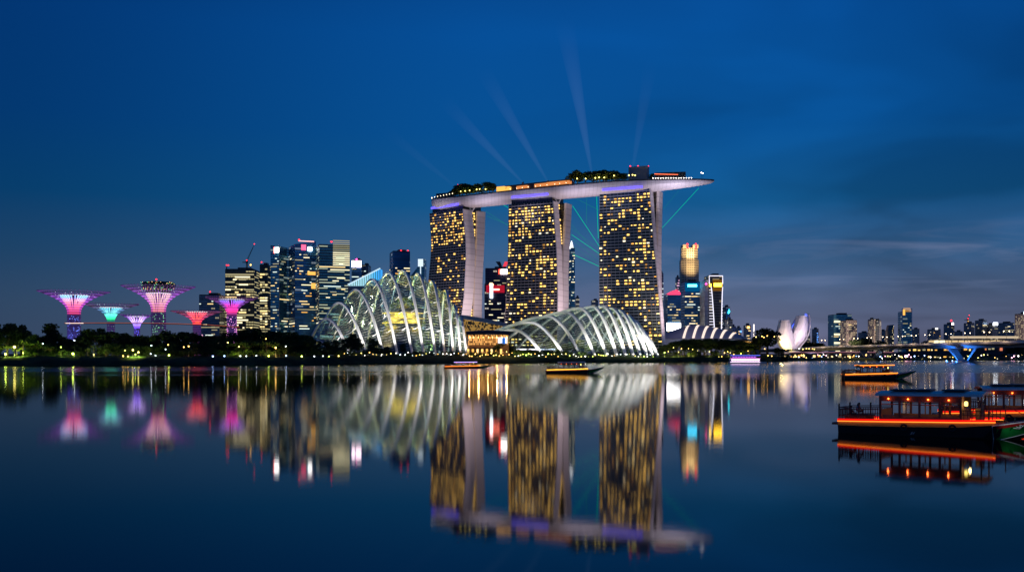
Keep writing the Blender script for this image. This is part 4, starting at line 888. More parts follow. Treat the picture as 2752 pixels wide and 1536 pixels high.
lw = thing('side_hall', 'low warmly lit hall edge between the arched hall and the big lone tree', 'hall', (xat(2012, 1090), 1090, GZ)); MB().box((0, 4, 8), (56 * 1090 / F, 14, 15)).build('wall', F_dim, lw); MB().box((0, -3.6, 13.5), (50 * 1090 / F, .5, 3)).build('lit_soffit', E_amber, lw); MB().box((0, 2, 16.6), (64 * 1090 / F, 20, 1)).build('roof', M_roof, lw)
# ------------------------------------------------------------------ ribbed glass domes
def dome_glass(name, tint, frame, vstep, usub, line=(.50, .54, .53)):
    m, nt, out = new_mat(name)
    uv = N(nt, 'ShaderNodeUVMap'); sp = N(nt, 'ShaderNodeSeparateXYZ'); L(nt, uv.outputs[0], sp.inputs[0])
    fv = math_n(nt, 'FRACT', math_n(nt, 'DIVIDE', sp.outputs[1], vstep)); fu = math_n(nt, 'FRACT', math_n(nt, 'MULTIPLY', sp.outputs[0], usub))
    wn = N(nt, 'ShaderNodeTexWhiteNoise', noise_dimensions='2D'); cb = N(nt, 'ShaderNodeCombineXYZ')
    L(nt, math_n(nt, 'FLOOR', math_n(nt, 'DIVIDE', sp.outputs[1], vstep)), cb.inputs[0]); L(nt, math_n(nt, 'FLOOR', math_n(nt, 'MULTIPLY', sp.outputs[0], usub)), cb.inputs[1]); L(nt, cb.outputs[0], wn.inputs['Vector'])
    fr = math_n(nt, 'MAXIMUM', math_n(nt, 'LESS_THAN', fv, .12), math_n(nt, 'LESS_THAN', fu, .10))
    tr = N(nt, 'ShaderNodeBsdfTransparent'); tr.inputs[0].default_value = (*tint, 1)
    gl = N(nt, 'ShaderNodeBsdfGlossy'); gl.inputs[0].default_value = (.75, .95, 1., 1); L(nt, math_n(nt, 'MULTIPLY_ADD', wn.outputs['Value'], .14, .04), gl.inputs['Roughness'])
    lw = N(nt, 'ShaderNodeLayerWeight', Blend=.35)
    mx = N(nt, 'ShaderNodeMixShader'); L(nt, math_n(nt, 'MULTIPLY_ADD', lw.outputs['Fresnel'], .42, math_n(nt, 'MULTIPLY', wn.outputs['Value'], .12)), mx.inputs[0]); L(nt, tr.outputs[0], mx.inputs[1]); L(nt, gl.outputs[0], mx.inputs[2])
    df = N(nt, 'ShaderNodeBsdfPrincipled', Roughness=.4); L(nt, mixc(nt, math_n(nt, 'LESS_THAN', fv, .13), frame, mixc(nt, wn.outputs['Value'], tuple(c * .15 for c in line), line)), df.inputs['Base Color'])  # pale purlin lines, random per pane, also stand in for reflected light streaks
    m2 = N(nt, 'ShaderNodeMixShader'); L(nt, fr, m2.inputs[0]); L(nt, mx.outputs[0], m2.inputs[1]); L(nt, df.outputs[0], m2.inputs[2]); L(nt, m2.outputs[0], out.inputs[0])
    return m
M_rib = pbr('rib_white', (.80, .80, .80), .45, var=.05, scale=.1)
G_tall = dome_glass('dome_glass_tall', (.60, .78, .80), (.07, .09, .10), 2.4, 8.); G_wide = dome_glass('dome_glass_wide', (.58, .75, .78), (.07, .09, .09), 2.4, 8.)
def dome(name, label, ribs, footD, apexdD, width, glass, n=28, strut=True, ridge=False):
    """ribs: (front foot px, apex px, apex y, back foot px or None, back depth)"""
    cpx = sum(r[0] for r in ribs) / len(ribs); org = Vector((xat(cpx, footD), footD + 30, GZ)); root = thing(name, label, 'glass dome', tuple(org)); C = []
    for fpx, apx, ay, bpx, bd in ribs:
        fx = xat(fpx, footD); Da = footD + apexdD; ax = xat(apx, Da); H_ = zat(ay, Da) - GZ
        if bpx is None: bx, by = 2 * ax - fx, footD + 2 * apexdD
        else: by = footD + bd; bx = xat(bpx, by)
        pts = []
        for k in range(n + 1):
            s = k / n
            if s <= .5: q = s * 2; x, y = fx + (ax - fx) * q, footD + (Da - footD) * q
            else: q = s * 2 - 1; x, y = ax + (bx - ax) * q, Da + (by - Da) * q
            pts.append(Vector((x, y, GZ + H_ * math.sin(PI * s))) - org)
        C.append(pts)
    for i, pts in enumerate(C):
        b = MB(); w2 = width / 2; rows = []
        for k, p in enumerate(pts):                                    # box-section rib: two flanges deep, tapering towards the feet
            t = (pts[min(k + 1, n)] - pts[max(k - 1, 0)]).normalized(); sd = Vector((pts[-1].y - pts[0].y, -(pts[-1].x - pts[0].x), 0)).normalized(); up = sd.cross(t).normalized()
            if up.z < 0: up = -up
            ww = w2 * (.72 + .28 * math.sin(PI * k / n)); dp = width * .8
            rows.append([p - sd * ww, p + sd * ww, p + sd * ww - up * dp, p - sd * ww - up * dp, p - sd * ww])
        b.grid([[tuple(v) for v in r_] for r_ in rows]); b.build('rib', M_rib, root)
    def inset(p, H_, c): return Vector((c.x + (p.x - c.x) * .955, c.y + (p.y - c.y) * .955, p.z * .965 - .2))
    bays = [(C[i], C[i + 1]) for i in range(len(C) - 1)]
    for A, B in bays:
        ca, cb_ = (A[0] + A[-1]) / 2, (B[0] + B[-1]) / 2; b = MB(); rows, uvs = [], []; acc = 0
        for k in range(n + 1):
            pa, pb = inset(A[k], 0, ca), inset(B[k], 0, cb_)
            if k: acc += ((pa - la).length + (pb - lb).length) / 2
            la, lb = pa, pb; row = []
            for q in range(5):
                f = q / 4; p = pa.lerp(pb, f); p.z -= 1.1 * math.sin(PI * f) * (1 if p.z > 3 else 0); row.append(tuple(p))
            rows.append(row); uvs.append([(q / 4, acc) for q in range(5)])
        b.grid(rows, uvs); b.build('glass_bay', glass, root, True)
        if strut:
            for k in (3, 5, 7, 9, 11):
                p, q = B[k], inset(B[k], 0, cb_); d_ = (A[k] - B[k]).normalized() * 4.2; bb = MB(); bb.tube([p, p + d_ + (q - p) * 1.0 + Vector((0, 0, -1.2))], .22, 5); bb.build('strut', M_rib, root)
    return root, C, org
def cx3(x): return 800 + .2225 * x
def cy3(y): return 680 + .2225 * y
T = [(640, 350, 780), (850, 500, 590), (1050, 700, 430), (1215, 900, 305), (1395, 1090, 225), (1530, 1270, 200), (1670, 1450, 240), (1780, 1620, 330), (1880, 1790, 440), (1970, 1890, 620), (2040, 1960, 760)]
ribsL = [(cx3(420), cx3(215), cy3(1040), None, 0)] + [(cx3(a), cx3(b_), cy3(c), None, 0) for a, b_, c in T] + [(cx3(2062), cx3(2030), cy3(1010), None, 0)]
domeL, CL, orgL = dome('tall_dome', 'tall steep glass dome with white arched ribs, left of the lit restaurant pavilion', ribsL, 806, 32, 2.0, G_tall)
def cx6(x): return 1220 + .2329 * x
def cy6(y): return 740 + .2329 * y
W_ = [(1045, 690, 615, -40), (1290, 880, 530, 0), (1480, 1080, 460, 130), (1640, 1290, 410, 380), (1775, 1450, 365, 640), (1890, 1600, 350, 900), (1990, 1720, 345, 1100), (2080, 1820, 365, 1300), (2160, 1900, 390, 1480), (2235, 1980, 440, 1620), (2300, 2050, 500, 1740), (2360, 2120, 600, 1850)]
ribsR = [(cx6(a), cx6(b_), cy6(c), cx6(d_), 80) for a, b_, c, d_ in W_]
domeR, CR, orgR = dome('wide_dome', 'wide low glass dome with white sweeping ribs, right of the lit restaurant pavilion', ribsR, 846, 34, 2.6, G_wide, strut=False)
# branching props inside the right end of the wide dome
for i in range(4, 11):
    b = MB(); A, B = CR[i], CR[i - 1]; b.tube([A[1] + Vector((0, 2, 0)), A[2].lerp(B[6], .55) + Vector((0, 3, 0)), B[8].lerp(A[9], .4) + Vector((0, 4, -2))], .45, 6); b.build('tree_prop', M_rib, domeR)
UPL = []
def rib_lights(C, org, e, col):
    for i, pts in enumerate(C):
        f = pts[0] + org; t = pts[7] + org
        lamp('SPOT', (f.x - 2.5, f.y - 9, GZ + .8), e * (1 if i < 7 or C is CL else .6), col, tuple(t), 62, .9, radius=.6, name='rib_uplight')
        o = thing('uplight', None, 'uplight', (f.x - 1.5, f.y - 6, GZ), group='ground uplights at the rib feet'); MB().lathe([(.5, -.1), (.6, .5), (.4, .7)], 8).build('housing', M_dark, o); put('bulb', bulbm, o, (0, 0, .9), scale=(.42,) * 3, mat=E_wht); auto(o, 'white ground uplight at a rib foot', pxof(f))
rib_lights(CL[1:-1], orgL, 1.1e5, (1., .95, .88)); rib_lights(CR, orgR, 1.0e5, (1., .95, .86))
# planting and light inside
def foliage_mass(name, blobs, n, size, leaf, parent, seed=5): return leaf_cloud(np.random.default_rng(seed), blobs, n, size).build(name, leaf, parent)
mt = thing('planted_mountain', 'planted indoor mountain ringed by glowing gold balconies inside the tall dome', 'indoor mountain', (xat(1085, 842), 842, GZ))
b = MB(); rg = np.random.default_rng(3)
b.lathe([(21, 0), (20, 10), (17, 20), (15, 30), (11, 38), (6, 45), (1, 48)], 20); b.v = [(x * rg.uniform(.9, 1.1), y * rg.uniform(.9, 1.1), z) for x, y, z in b.v]; b.build('rock_core', pbr('rock', (.12, .11, .08), .9, var=.5, scale=.3), mt, True)
foliage_mass('foliage', [(math.cos(a) * r_, math.sin(a) * r_, z, 4.2) for z, r_ in ((4, 21), (11, 20), (19, 17.5), (27, 15.5), (35, 12), (42, 8), (47, 3)) for a in np.linspace(0, 6.1, 12)], 5200, .75, leaf_mat('leaf_glasshouse', (.10, .14, .04)), mt)
E_bal = glow('balcony_gold', (1., .58, .08), 1.8, True)
for z, r_, a0, a1 in ((35.5, 17.5, 3.2, 6.0), (31.0, 18, 4.3, 6.2), (27, 18.5, 3.6, 5.6)):
    b = MB(); an = np.linspace(a0, a1, 24); b.grid([[(math.cos(a) * (r_ + .8), math.sin(a) * (r_ + .8), z + q) for a in an] for q in (0, .9)]); b.build('lit_balcony', E_bal, mt)
    b = MB(); b.grid([[(math.cos(a) * rr_, math.sin(a) * rr_, z - .1) for a in an] for rr_ in (r_ - 7, r_ + 1)]); b.build('balcony_slab', M_grey, mt)
for dx, dy, z, e, c in ((2, -23, 34, 6e4, (1, .60, .08)), (-12, -20, 29, 2.6e4, (1, .62, .12)), (14, -19, 31, 3.0e4, (1, .60, .10)), (-40, -10, 9, 1.0e4, (1., .78, .45)), (-20, -24, 6, 9e3, (1., .7, .4)), (25, -20, 6, 9e3, (.85, 1., .9)), (38, -10, 14, 9e3, (.7, .95, 1.)), (-14, -16, 50, 7e3, (.8, .95, 1.)), (12, -12, 52, 7e3, (.75, .95, 1.))):
    lamp('SPOT', (mt.location.x + dx, 842 + dy, GZ + z), e * 2.6, c, (mt.location.x + dx * .8, 860, GZ + z + 4), 150, .4, radius=.8, name='dome_light')
for k, (px, D, h, kd) in enumerate(((925, 824, 9, 'round'), (960, 826, 12, 'round'), (985, 822, 9, 'palm'), (1010, 826, 11, 'round'), (1035, 820, 8, 'round'), (1150, 822, 12, 'palm'), (1170, 826, 14, 'round'), (1190, 822, 10, 'round'), (1210, 824, 9, 'palm'))):
    tree(kd, px, D, h, z=GZ, label=f"{'palm' if kd == 'palm' else 'small tree'} growing inside the tall glass dome, {ORD[k]} from left", leaf=LEAF3, group='trees inside the tall dome', seed=1 + k % 3)
for k in range(16):
    px = 1440 + k * 19.5 + random.uniform(-5, 5); kd = random.choice(['round', 'palm', 'round', 'open'])
    tree(kd, px, 866 + random.uniform(0, 22), random.uniform(8, 17) * (1 if k < 12 else .7), z=GZ, label=f"{'palm' if kd == 'palm' else 'leafy tree'} growing inside the wide glass dome, {ORD[k]} from left", leaf=random.choice([LEAF2, LEAF3]), group='trees inside the wide dome', seed=1 + k % 3)
for px, D, z, e, c in ((1430, 862, 4, 7e3, (.8, .85, 1.)), (1470, 868, 4, 8e3, (1, .9, .65)), (1510, 862, 9, 8e3, (1, .72, .35)), (1545, 870, 16, 1.0e4, (1, .7, .34)), (1580, 862, 6, 8e3, (.9, .95, .7)), (1610, 868, 18, 1.0e4, (1, .72, .36)), (1640, 862, 8, 9e3, (1, .85, .6)), (1675, 862, 7, 9e3, (1, .9, .75)), (1710, 858, 6, 8e3, (1, .95, .85))):
    lamp('SPOT', (xat(px, D), D - 6, GZ + z), e * 2.3, c, (xat(px, D), D + 20, GZ + z + 8), 150, .4, radius=.8, name='dome_light')
cn = thing('counter_canopy', 'long white-lit counter canopy low inside the left half of the wide dome', 'canopy', (xat(1440, 858), 858, GZ)); MB().box((0, 0, 5.2), (34, 2.5, .9)).build('lit_fascia', glow('counter_white', (.9, .88, 1.), 2.2), cn)
b = MB(); [b.box((x, 0, 2.4), (.4, .4, 4.8)) for x in (-16, -8, 0, 8, 16)]; b.build('posts', M_dark, cn)
# ------------------------------------------------------------------ restaurant pavilion
rs = thing('restaurant_pavilion', 'low restaurant pavilion with a dark overhanging roof and warm lights between the two domes', 'restaurant', (xat(1312, 806), 806, GZ)); q = 806 / F
zt = zat(889, 806) - GZ; zb = zat(901, 806) - GZ; z2 = zat(927, 806) - GZ; wq = 116 * q
b = MB(); rows = [[(x * wq / 2, y, z + .8 * math.cos(x * 1.5)) for x in np.linspace(-1, 1, 14)] for y, z in ((-9, zb), (-9.5, zb + 1.4), (-4, zt - .4), (8, zt), (14, zt - 1.5))]; b.grid(rows); b.build('roof', pbr('bronze_roof', (.07, .05, .04), .5), rs, True)
MB().box((0, 6, z2 / 2), (wq * .96, 18, z2)).build('base', pbr('timber_base', (.10, .06, .035), .7, scale=.6), rs)
wl = facade('warm_dining_glass', (.10, .06, .03), (.05, .035, .025), 1.7, 1.0, .1, .16, .55, (1., .50, .14), .8, .0, .5, run=1)
MB().prism([(-wq * .47, 0), (wq * .47, 0), (wq * .47, 12), (-wq * .47, 12)], z2 + .05, zb + .8).build('glazing', wl, rs)
for x in np.linspace(-.46, .46, 9): MB().box((x * wq, -8, (zb + z2) / 2), (.45, .45, zb - z2)).build('column', pbr('timber_post', (.16, .09, .05), .7), rs)
for k, x in enumerate(np.linspace(-.43, .43, 9)):
    put('pendant_lamp', bulbm, rs, (x * wq + random.uniform(-.6, .6), -5, zb - 1.6), scale=(.42, .42, .8), mat=glow('pendant', (1., .55, .14), 9.))
    if k % 2 == 0: lamp('POINT', (rs.location.x + x * wq, 806 - 6, GZ + zb - 2.5), 2.6e3, (1., .55, .18), radius=.4, name='pendant_light')
put('lit_screen', winbox, rs, (wq * .33, -.4, (z2 + zb) / 2), scale=(8, .2, (zb - z2) * .62), mat=glow('screen_cool', (.85, .85, 1.), 1.6)); put('blue_banner', winbox, rs, (wq * .36, -2.6, (z2 + zb) / 2 - .4), scale=(2.4, .3, 5.), mat=glow('banner_blue', (.02, .22, .9), .9))
for x, c in zip(np.linspace(-.46, .30, 8), (E_gold, E_amber, E_warm, E_gold, E_amber, E_warm, E_amber, E_gold)): put('terrace_opening', winbox, rs, (x * wq, -3.3, z2 * .38), scale=(1.8, .4, z2 * .5), mat=c)
MB().box((-wq * .1, -4.5, z2 * .78), (wq * .55, 4, .5)).build('terrace_awning', pbr('awning', (.35, .2, .14), .8), rs)
for k in range(9):
    x = -.40 * wq + k * wq * .09 + random.uniform(-.5, .5); um = thing('parasol', None, 'parasol', (rs.location.x + x, 800 + random.uniform(-2, 2), GZ + z2 if False else GZ), group='small parasols on the restaurant terrace'); MB().tube([(0, 0, 0), (0, 0, 2.5)], .06).build('pole', M_dark, um); MB().lathe([(1.5, 2.2), (.8, 2.6), (.05, 2.9)], 10).build('shade', pbr('parasol_cloth', (.55, .42, .28), .8), um); um['label'] = f"small parasol before the lit restaurant terrace, {ORD[k]} from left"

# ------------------------------------------------------------------ funnel-shaped garden towers
def funnel_mat(name, stops, z1, s, dash=0):
    m, nt, out = new_mat(name); tc = N(nt, 'ShaderNodeTexCoord'); sp = N(nt, 'ShaderNodeSeparateXYZ'); L(nt, tc.outputs['Object'], sp.inputs[0])
    e = N(nt, 'ShaderNodeEmission', Strength=s); L(nt, ramp(nt, math_n(nt, 'DIVIDE', sp.outputs[2], z1), stops), e.inputs[0])  # emission by height stands in for coloured uplighting on the steel fins and branches
    if dash: L(nt, math_n(nt, 'MULTIPLY_ADD', math_n(nt, 'GREATER_THAN', math_n(nt, 'FRACT', math_n(nt, 'DIVIDE', sp.outputs[2], dash)), .55), s * .7, s * .3), e.inputs[1])
    b = N(nt, 'ShaderNodeBsdfPrincipled', Roughness=.4); b.inputs['Base Color'].default_value = (.12, .06, .14, 1); a = N(nt, 'ShaderNodeAddShader')
    L(nt, e.outputs[0], a.inputs[0]); L(nt, b.outputs[0], a.inputs[1]); L(nt, a.outputs[0], out.inputs[0]); m.cycles.emission_sampling = 'NONE'; return m
M_skin = pbr('planted_skin', (.025, .05, .03), .9, var=.6, scale=.8)
def funnel_tree(label, px, D, rim_y, rim_hw, ring_y, ring_hw, thr_y, thr_hw, trunk_hw, outer, inner, dots, trunkdots, nb=56, ni=26, fin=2.2, bar=False):
    s = D / F; z = lambda y: zat(y, D) - GZ
    zt, zr, zm = z(thr_y), z(ring_y), z(rim_y); r0, rt, rr, rm = trunk_hw * s, thr_hw * s, ring_hw * s, rim_hw * s
    root = thing('funnel_tree', label, 'funnel tower', (xat(px, D), D, GZ), group='funnel-shaped garden towers')
    MB().lathe([(r0 * .92, -1), (r0 * .9, zt * .5), (rt * .78, zt), (rt * .8, zt + (zr - zt) * .3), (rt * .5, zr)], 20).build('trunk', M_skin, root, True)
    mo = funnel_mat('funnel_outer', [(0, (.01, .01, .05))] + [(zt / zm * .96, (.02, .01, .06))] + [((zt + (zm - zt) * a) / zm, c) for a, c in outer], zm, 2.0, 1.7)
    mi = funnel_mat('funnel_inner', [((zt + (zr - zt) * a) / zm, c) for a, c in inner], zm, fin)
    pr = [(rt * 1.02, zt * f) for f in (0, .35, .7, .9)] + [(rt + (rm - rt) * f ** 2.15, zt + (zm - zt) * (f ** .92)) for f in np.linspace(0, 1, 13)]
    b = MB(); b.tube([(r, 0, q) for r, q in pr[:-3]], .20, 4)
    for sg in (-1, 1): b.tube([(pr[-4][0], 0, pr[-4][1]), (pr[-2][0] * math.cos(.05), sg * pr[-2][0] * math.sin(.05), pr[-2][1]), (pr[-1][0] * math.cos(.11), sg * pr[-1][0] * math.sin(.11), pr[-1][1] + random.uniform(-.3, .6))], .15, 4)
    me = b.mesh('branch', mo)
    for k in range(nb): put('branch', me, root, rot=(0, 0, 2 * PI * k / nb))
    ip = [(rt * .84 + (rr - rt * .84) * f ** 1.7, zt - (zr - zt) * .06 + (zr - zt) * 1.06 * f) for f in np.linspace(0, 1, 9)]
    me = MB().tube([(r, 0, q) for r, q in ip], max(.27, rr * .055), 5).mesh('inner_fin', mi)
    for k in range(ni): put('inner_fin', me, root, rot=(0, 0, 2 * PI * (k + .5) / ni))
    ring = lambda r, q, t: [(r * math.cos(a), r * math.sin(a), q) for a in np.linspace(0, 2 * PI, 41)]
    MB().tube(ring(rr * 1.02, zr + .2, 0), .32, 5, False).build('ring_light', funnel_mat('funnel_ring', [(0, inner[-1][1])], zm, .9), root)
    for f in (.62, .8, .92): MB().tube(ring(rt + (rm - rt) * f ** 2.15, zt + (zm - zt) * f ** .92, 0), .11, 4, False).build('canopy_ring', mo, root)
    rg = np.random.default_rng(int(px)); b = MB()
    for _ in range(150):
        f = rg.uniform(.1, .93); a = rg.integers(0, nb) * 2 * PI / nb; r = rt + (rm - rt) * f ** 2.15
        c = (r * math.cos(a), r * math.sin(a), zt + (zm - zt) * f ** .92 + .2); q = .17 * rg.uniform(.7, 1.3); b.box(c, (q, q, q))
    tag(b.build('led_dots', glow('dots_' + label[:14], dots, 3.), root), kind='stuff')
    b = MB()
    for _ in range(170):
        a = rg.uniform(PI, 2 * PI); q = .26 * rg.uniform(.6, 1.4); b.box((r0 * 1.03 * math.cos(a), r0 * 1.03 * math.sin(a), zt * rg.uniform(.05, .95)), (q, q, q))
    tag(b.build('trunk_lights', glow('tdots_' + label[:14], trunkdots, 6.), root), kind='stuff')
    lamp('POINT', (xat(px, D), D - r0 * 2.2, GZ + zt * .25), 1500 * r0, trunkdots, radius=.5, name='trunk_wash', parent=None)
    lamp('SPOT', (xat(px, D), D, GZ + zr + .5), 800 * r0, outer[2][1], (xat(px, D), D, GZ + zm + 20), 160, .4, radius=.6, name='canopy_wash')
    if bar:
        MB().lathe([(rr * .9, zr + 1.2), (rr * 1.25, zr + 2.4), (rr * 1.45, zm + 1.5), (rr * 1.2, zm + 3.3), (rr * .4, zm + 3.6)], 24).build('roof_bar', M_skin, root)
        for nm, c, n in (('bar_lights', (1., .55, .2), 60), ('bar_plants_light', (.25, 1., .45), 40)):
            b = MB()
            for _ in range(n): a = rg.uniform(PI, 2 * PI); q = .22; r_ = rr * rg.uniform(1.25, 1.48); b.box((r_ * math.cos(a), r_ * math.sin(a), zr + 2 + rg.uniform(0, 1) * (zm - zr + 1)), (q, q, q))
            tag(b.build(nm, glow(nm, c, 3.5), root), kind='stuff')
        beacon(root, (1.5, -rr, zm + 4.6), .55)
    return root
P_ = (.20, .03, .34); PD = (.05, .015, .10)
funnel_tree('purple-rimmed funnel tower glowing white and orange inside, leftmost of all', 199, 702, 783, 91, 794, 34, 842, 16, 15.5,
            [(0, (.35, .03, .16)), (.3, (.42, .05, .42)), (.6, (.22, .05, .42)), (.85, (.07, .02, .14)), (1, (.035, .012, .07))], [(0, (.7, .06, .01)), (.2, (1., .13, .02)), (.5, (1., .24, .20)), (.75, (1., .48, .55)), (.86, (.30, .55, 1.)), (1, (.18, .60, 1.))], (.85, .7, 1.), (.15, .25, 1.), fin=1.9)
funnel_tree('teal funnel tower glowing pale cyan inside, second from left', 298, 724, 817, 71, 827.5, 29, 861, 9, 8.5,
            [(0, (.0, .35, .12)), (.3, (.02, .40, .42)), (.55, (.06, .16, .34)), (.8, (.05, .03, .09)), (1, (.04, .015, .06))], [(0, (.0, .45, .06)), (.3, (.05, .80, .42)), (.7, (.28, .95, .85)), (1, (.06, .62, .85))], (.6, .9, 1.), (.2, .9, .3), fin=1.9)
funnel_tree('small violet funnel tower with a white lit heart, lowest of the row', 368, 765, 845, 42, 851.5, 24, 880, 7, 6.5,
            [(0, (.16, .06, .7)), (.35, (.30, .08, .75)), (.6, (.22, .05, .5)), (.85, (.08, .02, .18)), (1, (.05, .015, .10))], [(0, (.16, .06, 1.)), (.4, (.42, .28, 1.)), (.8, (.75, .60, 1.)), (1, (.50, .22, 1.))], (.7, .5, 1.), (.12, .12, 1.), nb=26, ni=18, fin=1.9)
funnel_tree('tallest funnel tower with a round roof bar and many-coloured lights on its trunk', 426, 698, 770, 95, 789.5, 31, 836, 18, 17,
            [(0, (.35, .05, .22)), (.3, (.50, .12, .50)), (.6, (.24, .06, .42)), (.85, (.08, .02, .16)), (1, (.04, .012, .09))], [(0, (1., .40, .16)), (.25, (.85, .42, .12)), (.6, (.70, .50, .30)), (1, (1., .55, .60))], (.9, .8, 1.), (.3, .9, .35), nb=56, fin=1.5, bar=True)
funnel_tree('orange red funnel tower, fifth from left between the tallest and the magenta one', 529, 718, 836, 68, 838.5, 27, 871, 10, 9,
            [(0, (.6, .03, .03)), (.3, (.75, .04, .10)), (.55, (.30, .03, .12)), (.8, (.07, .02, .05)), (1, (.04, .015, .04))], [(0, (1., .22, .0)), (.3, (1., .24, .0)), (.6, (1., .09, .05)), (1, (1., .12, .20))], (1., .6, .7), (1., .15, .05), fin=2.0)
funnel_tree('magenta funnel tower with a blue-tipped heart, rightmost of all', 623, 706, 800, 68, 806, 33, 845, 12.5, 12.5,
            [(0, (.25, .02, .14)), (.3, (.26, .03, .26)), (.6, (.10, .03, .20)), (.85, (.04, .012, .07)), (1, (.03, .01, .05))], [(0, (.35, .02, .12)), (.2, (1., .03, .22)), (.6, (1., .04, .50)), (.82, (.40, .12, .95)), (1, (.15, .18, .95))], (.8, .5, .9), (.6, .2, .5), fin=1.9)
sk = thing('skyway', 'thin curved skyway with an orange-lit rail hung between the funnel towers', 'walkway', (0, 0, 0))
P3 = [at(174, 868.5, 692), at(260, 868.4, 684), at(380, 868.6, 680), at(480, 870.5, 684), at(560, 873.5, 690), at(644, 880, 696)]
MB().tube(P3, .35, 6).build('deck', M_dark, sk); b = MB(); b.tube([p + Vector((0, -.45, .35)) for p in P3], .085, 5); b.build('rail_light', glow('skyway_orange', (1., .22, .10), .75), sk); b = MB(); b.tube([at(176, 868, 691.4), at(224, 868, 686)], .16, 5); b.build('entry_light', glow('skyway_white', (1., .75, .65), 2.), sk)
for px, y in ((199, 860), (426, 850), (623, 868)):
    b = MB(); [b.tube([at(px + dx, y, 697), at(px + dx * 3, 870, 686)], .06, 4) for dx in (-9, 9)]; b.build('hanger', M_dark, sk)
rt_ = thing('red_lit_tree', 'slim trunk lit pink and red beside the orange funnel tower', 'light sculpture', (xat(543, 700), 700, GZ)); MB().tube([(-.5, 0, 0), (.4, 0, 6), (0, 0, 13)], .4).build('stem', pbr('bark2', (.2, .1, .1), .8), rt_); MB().tube([(-.3, -.5, 3), (.6, -.5, 8)], .35).build('red_light', glow('stem_red', (1., .06, .12), 1.6), rt_); MB().tube([(.5, -.5, 8.5), (.2, -.5, 15)], .4).build('pink_light', glow('stem_pink', (1., .5, .75), 1.5), rt_)
wh = thing('white_shelter', 'white gabled shelter among the trees below the tallest funnel tower', 'shelter', (xat(478, 690), 690, GZ + 11)); MB().prism([(-3.4, -2), (3.4, -2), (3.4, 2), (-3.4, 2)], 0, 4, lambda x, y: 3.2 + x * .5).build('wall', M_white, wh); lamp('POINT', (xat(478, 684), 684, GZ + 14), 500, (.9, .85, .85), name='shelter_light')
MB().box((0, 0, -6), (3, 3, 12)).build('base', M_dark, wh)

# ------------------------------------------------------------------ lotus-shaped museum
mu = thing('lotus_museum', 'white lotus-shaped museum with tall cut petals at the left end of the bridge', 'museum', (xat(2134, 1270), 1270, 3))
def petal(levels, off, th, nm):
    b = MB(); rows = []
    for k, (y, l_, r_) in enumerate(levels):
        f = k / (len(levels) - 1); D = 1270 + off - 13 * math.sin(f * PI * .5); w_ = []
        for q in np.linspace(0, 1, 7):
            d_ = D - 5 * math.sin(PI * q); w_.append(Vector((xat(l_ + (r_ - l_) * q, D), d_, zat(y, D))) - mu.location)
        for q in np.linspace(1, 0, 7):
            d_ = D + th - 3 * math.sin(PI * q); w_.append(Vector((xat(l_ + (r_ - l_) * q, D), d_, zat(y, D) + .8)) - mu.location)
        w_.append(w_[0]); rows.append([tuple(p) for p in w_])
    b.grid(rows, flip=True); b.add(rows[-1][:-1], [tuple(range(14))]); return b.build(nm, M_petal, mu)
M_petal = pbr('petal_white', (.78, .76, .76), .4, var=.04, scale=.06)
petal([(938, 2106, 2138), (927, 2099, 2139), (915, 2094, 2136), (900, 2090, 2131.8), (882, 2095.8, 2127), (860, 2101.5, 2122.5)], 0, 14, 'petal')
petal([(938, 2112, 2142), (927, 2112, 2149), (915, 2122, 2160), (900, 2131.5, 2167.3), (888, 2136.5, 2170), (870, 2144, 2171.5), (848.5, 2149.7, 2168.3)], 3, 16, 'petal')
petal([(936, 2140, 2150), (925, 2150, 2159), (912, 2161, 2168), (900, 2168, 2173.6), (880, 2173.2, 2178), (860, 2173.4, 2177), (843, 2171.4, 2173)], 12, 14, 'petal')
petal([(935, 2120, 2140), (915, 2119, 2150), (895, 2124, 2155), (872, 2131, 2158), (849, 2144, 2160)], 42, 6, 'inner_petal')
b = MB(); b.lathe([(13, -.5), (9, 4), (6, 9)], 16); b.build('base', M_grey, mu)
for x, y, z, e, c, t in ((-30, -60, 6, 9e4, (1., .74, .66), (-12, 0, 30)), (10, -62, 6, 1.0e5, (.95, .72, 1.), (10, 0, 34)), (24, -50, 6, 5e4, (.9, .75, 1.), (18, 4, 40))): lamp('SPOT', tuple(mu.location + Vector((x, y, z))), e, c, tuple(mu.location + Vector(t)), 75, 1., radius=2, name='museum_flood')
lamp('SPOT', tuple(mu.location + Vector((0, 14, 26))), 9e4, (.05, .10, 1.), tuple(mu.location + Vector((3, 34, 46))), 110, .6, radius=2, name='blue_wash'); lamp('SPOT', tuple(mu.location + Vector((14, 8, 42))), 5e4, (.06, .12, 1.), tuple(mu.location + Vector((19, 14, 58))), 90, .6, radius=1, name='blue_wash')
lamp('POINT', tuple(mu.location + Vector((-20, -14, 10))), 2.5e4, (1., .75, .25), radius=2, name='yellow_wash')
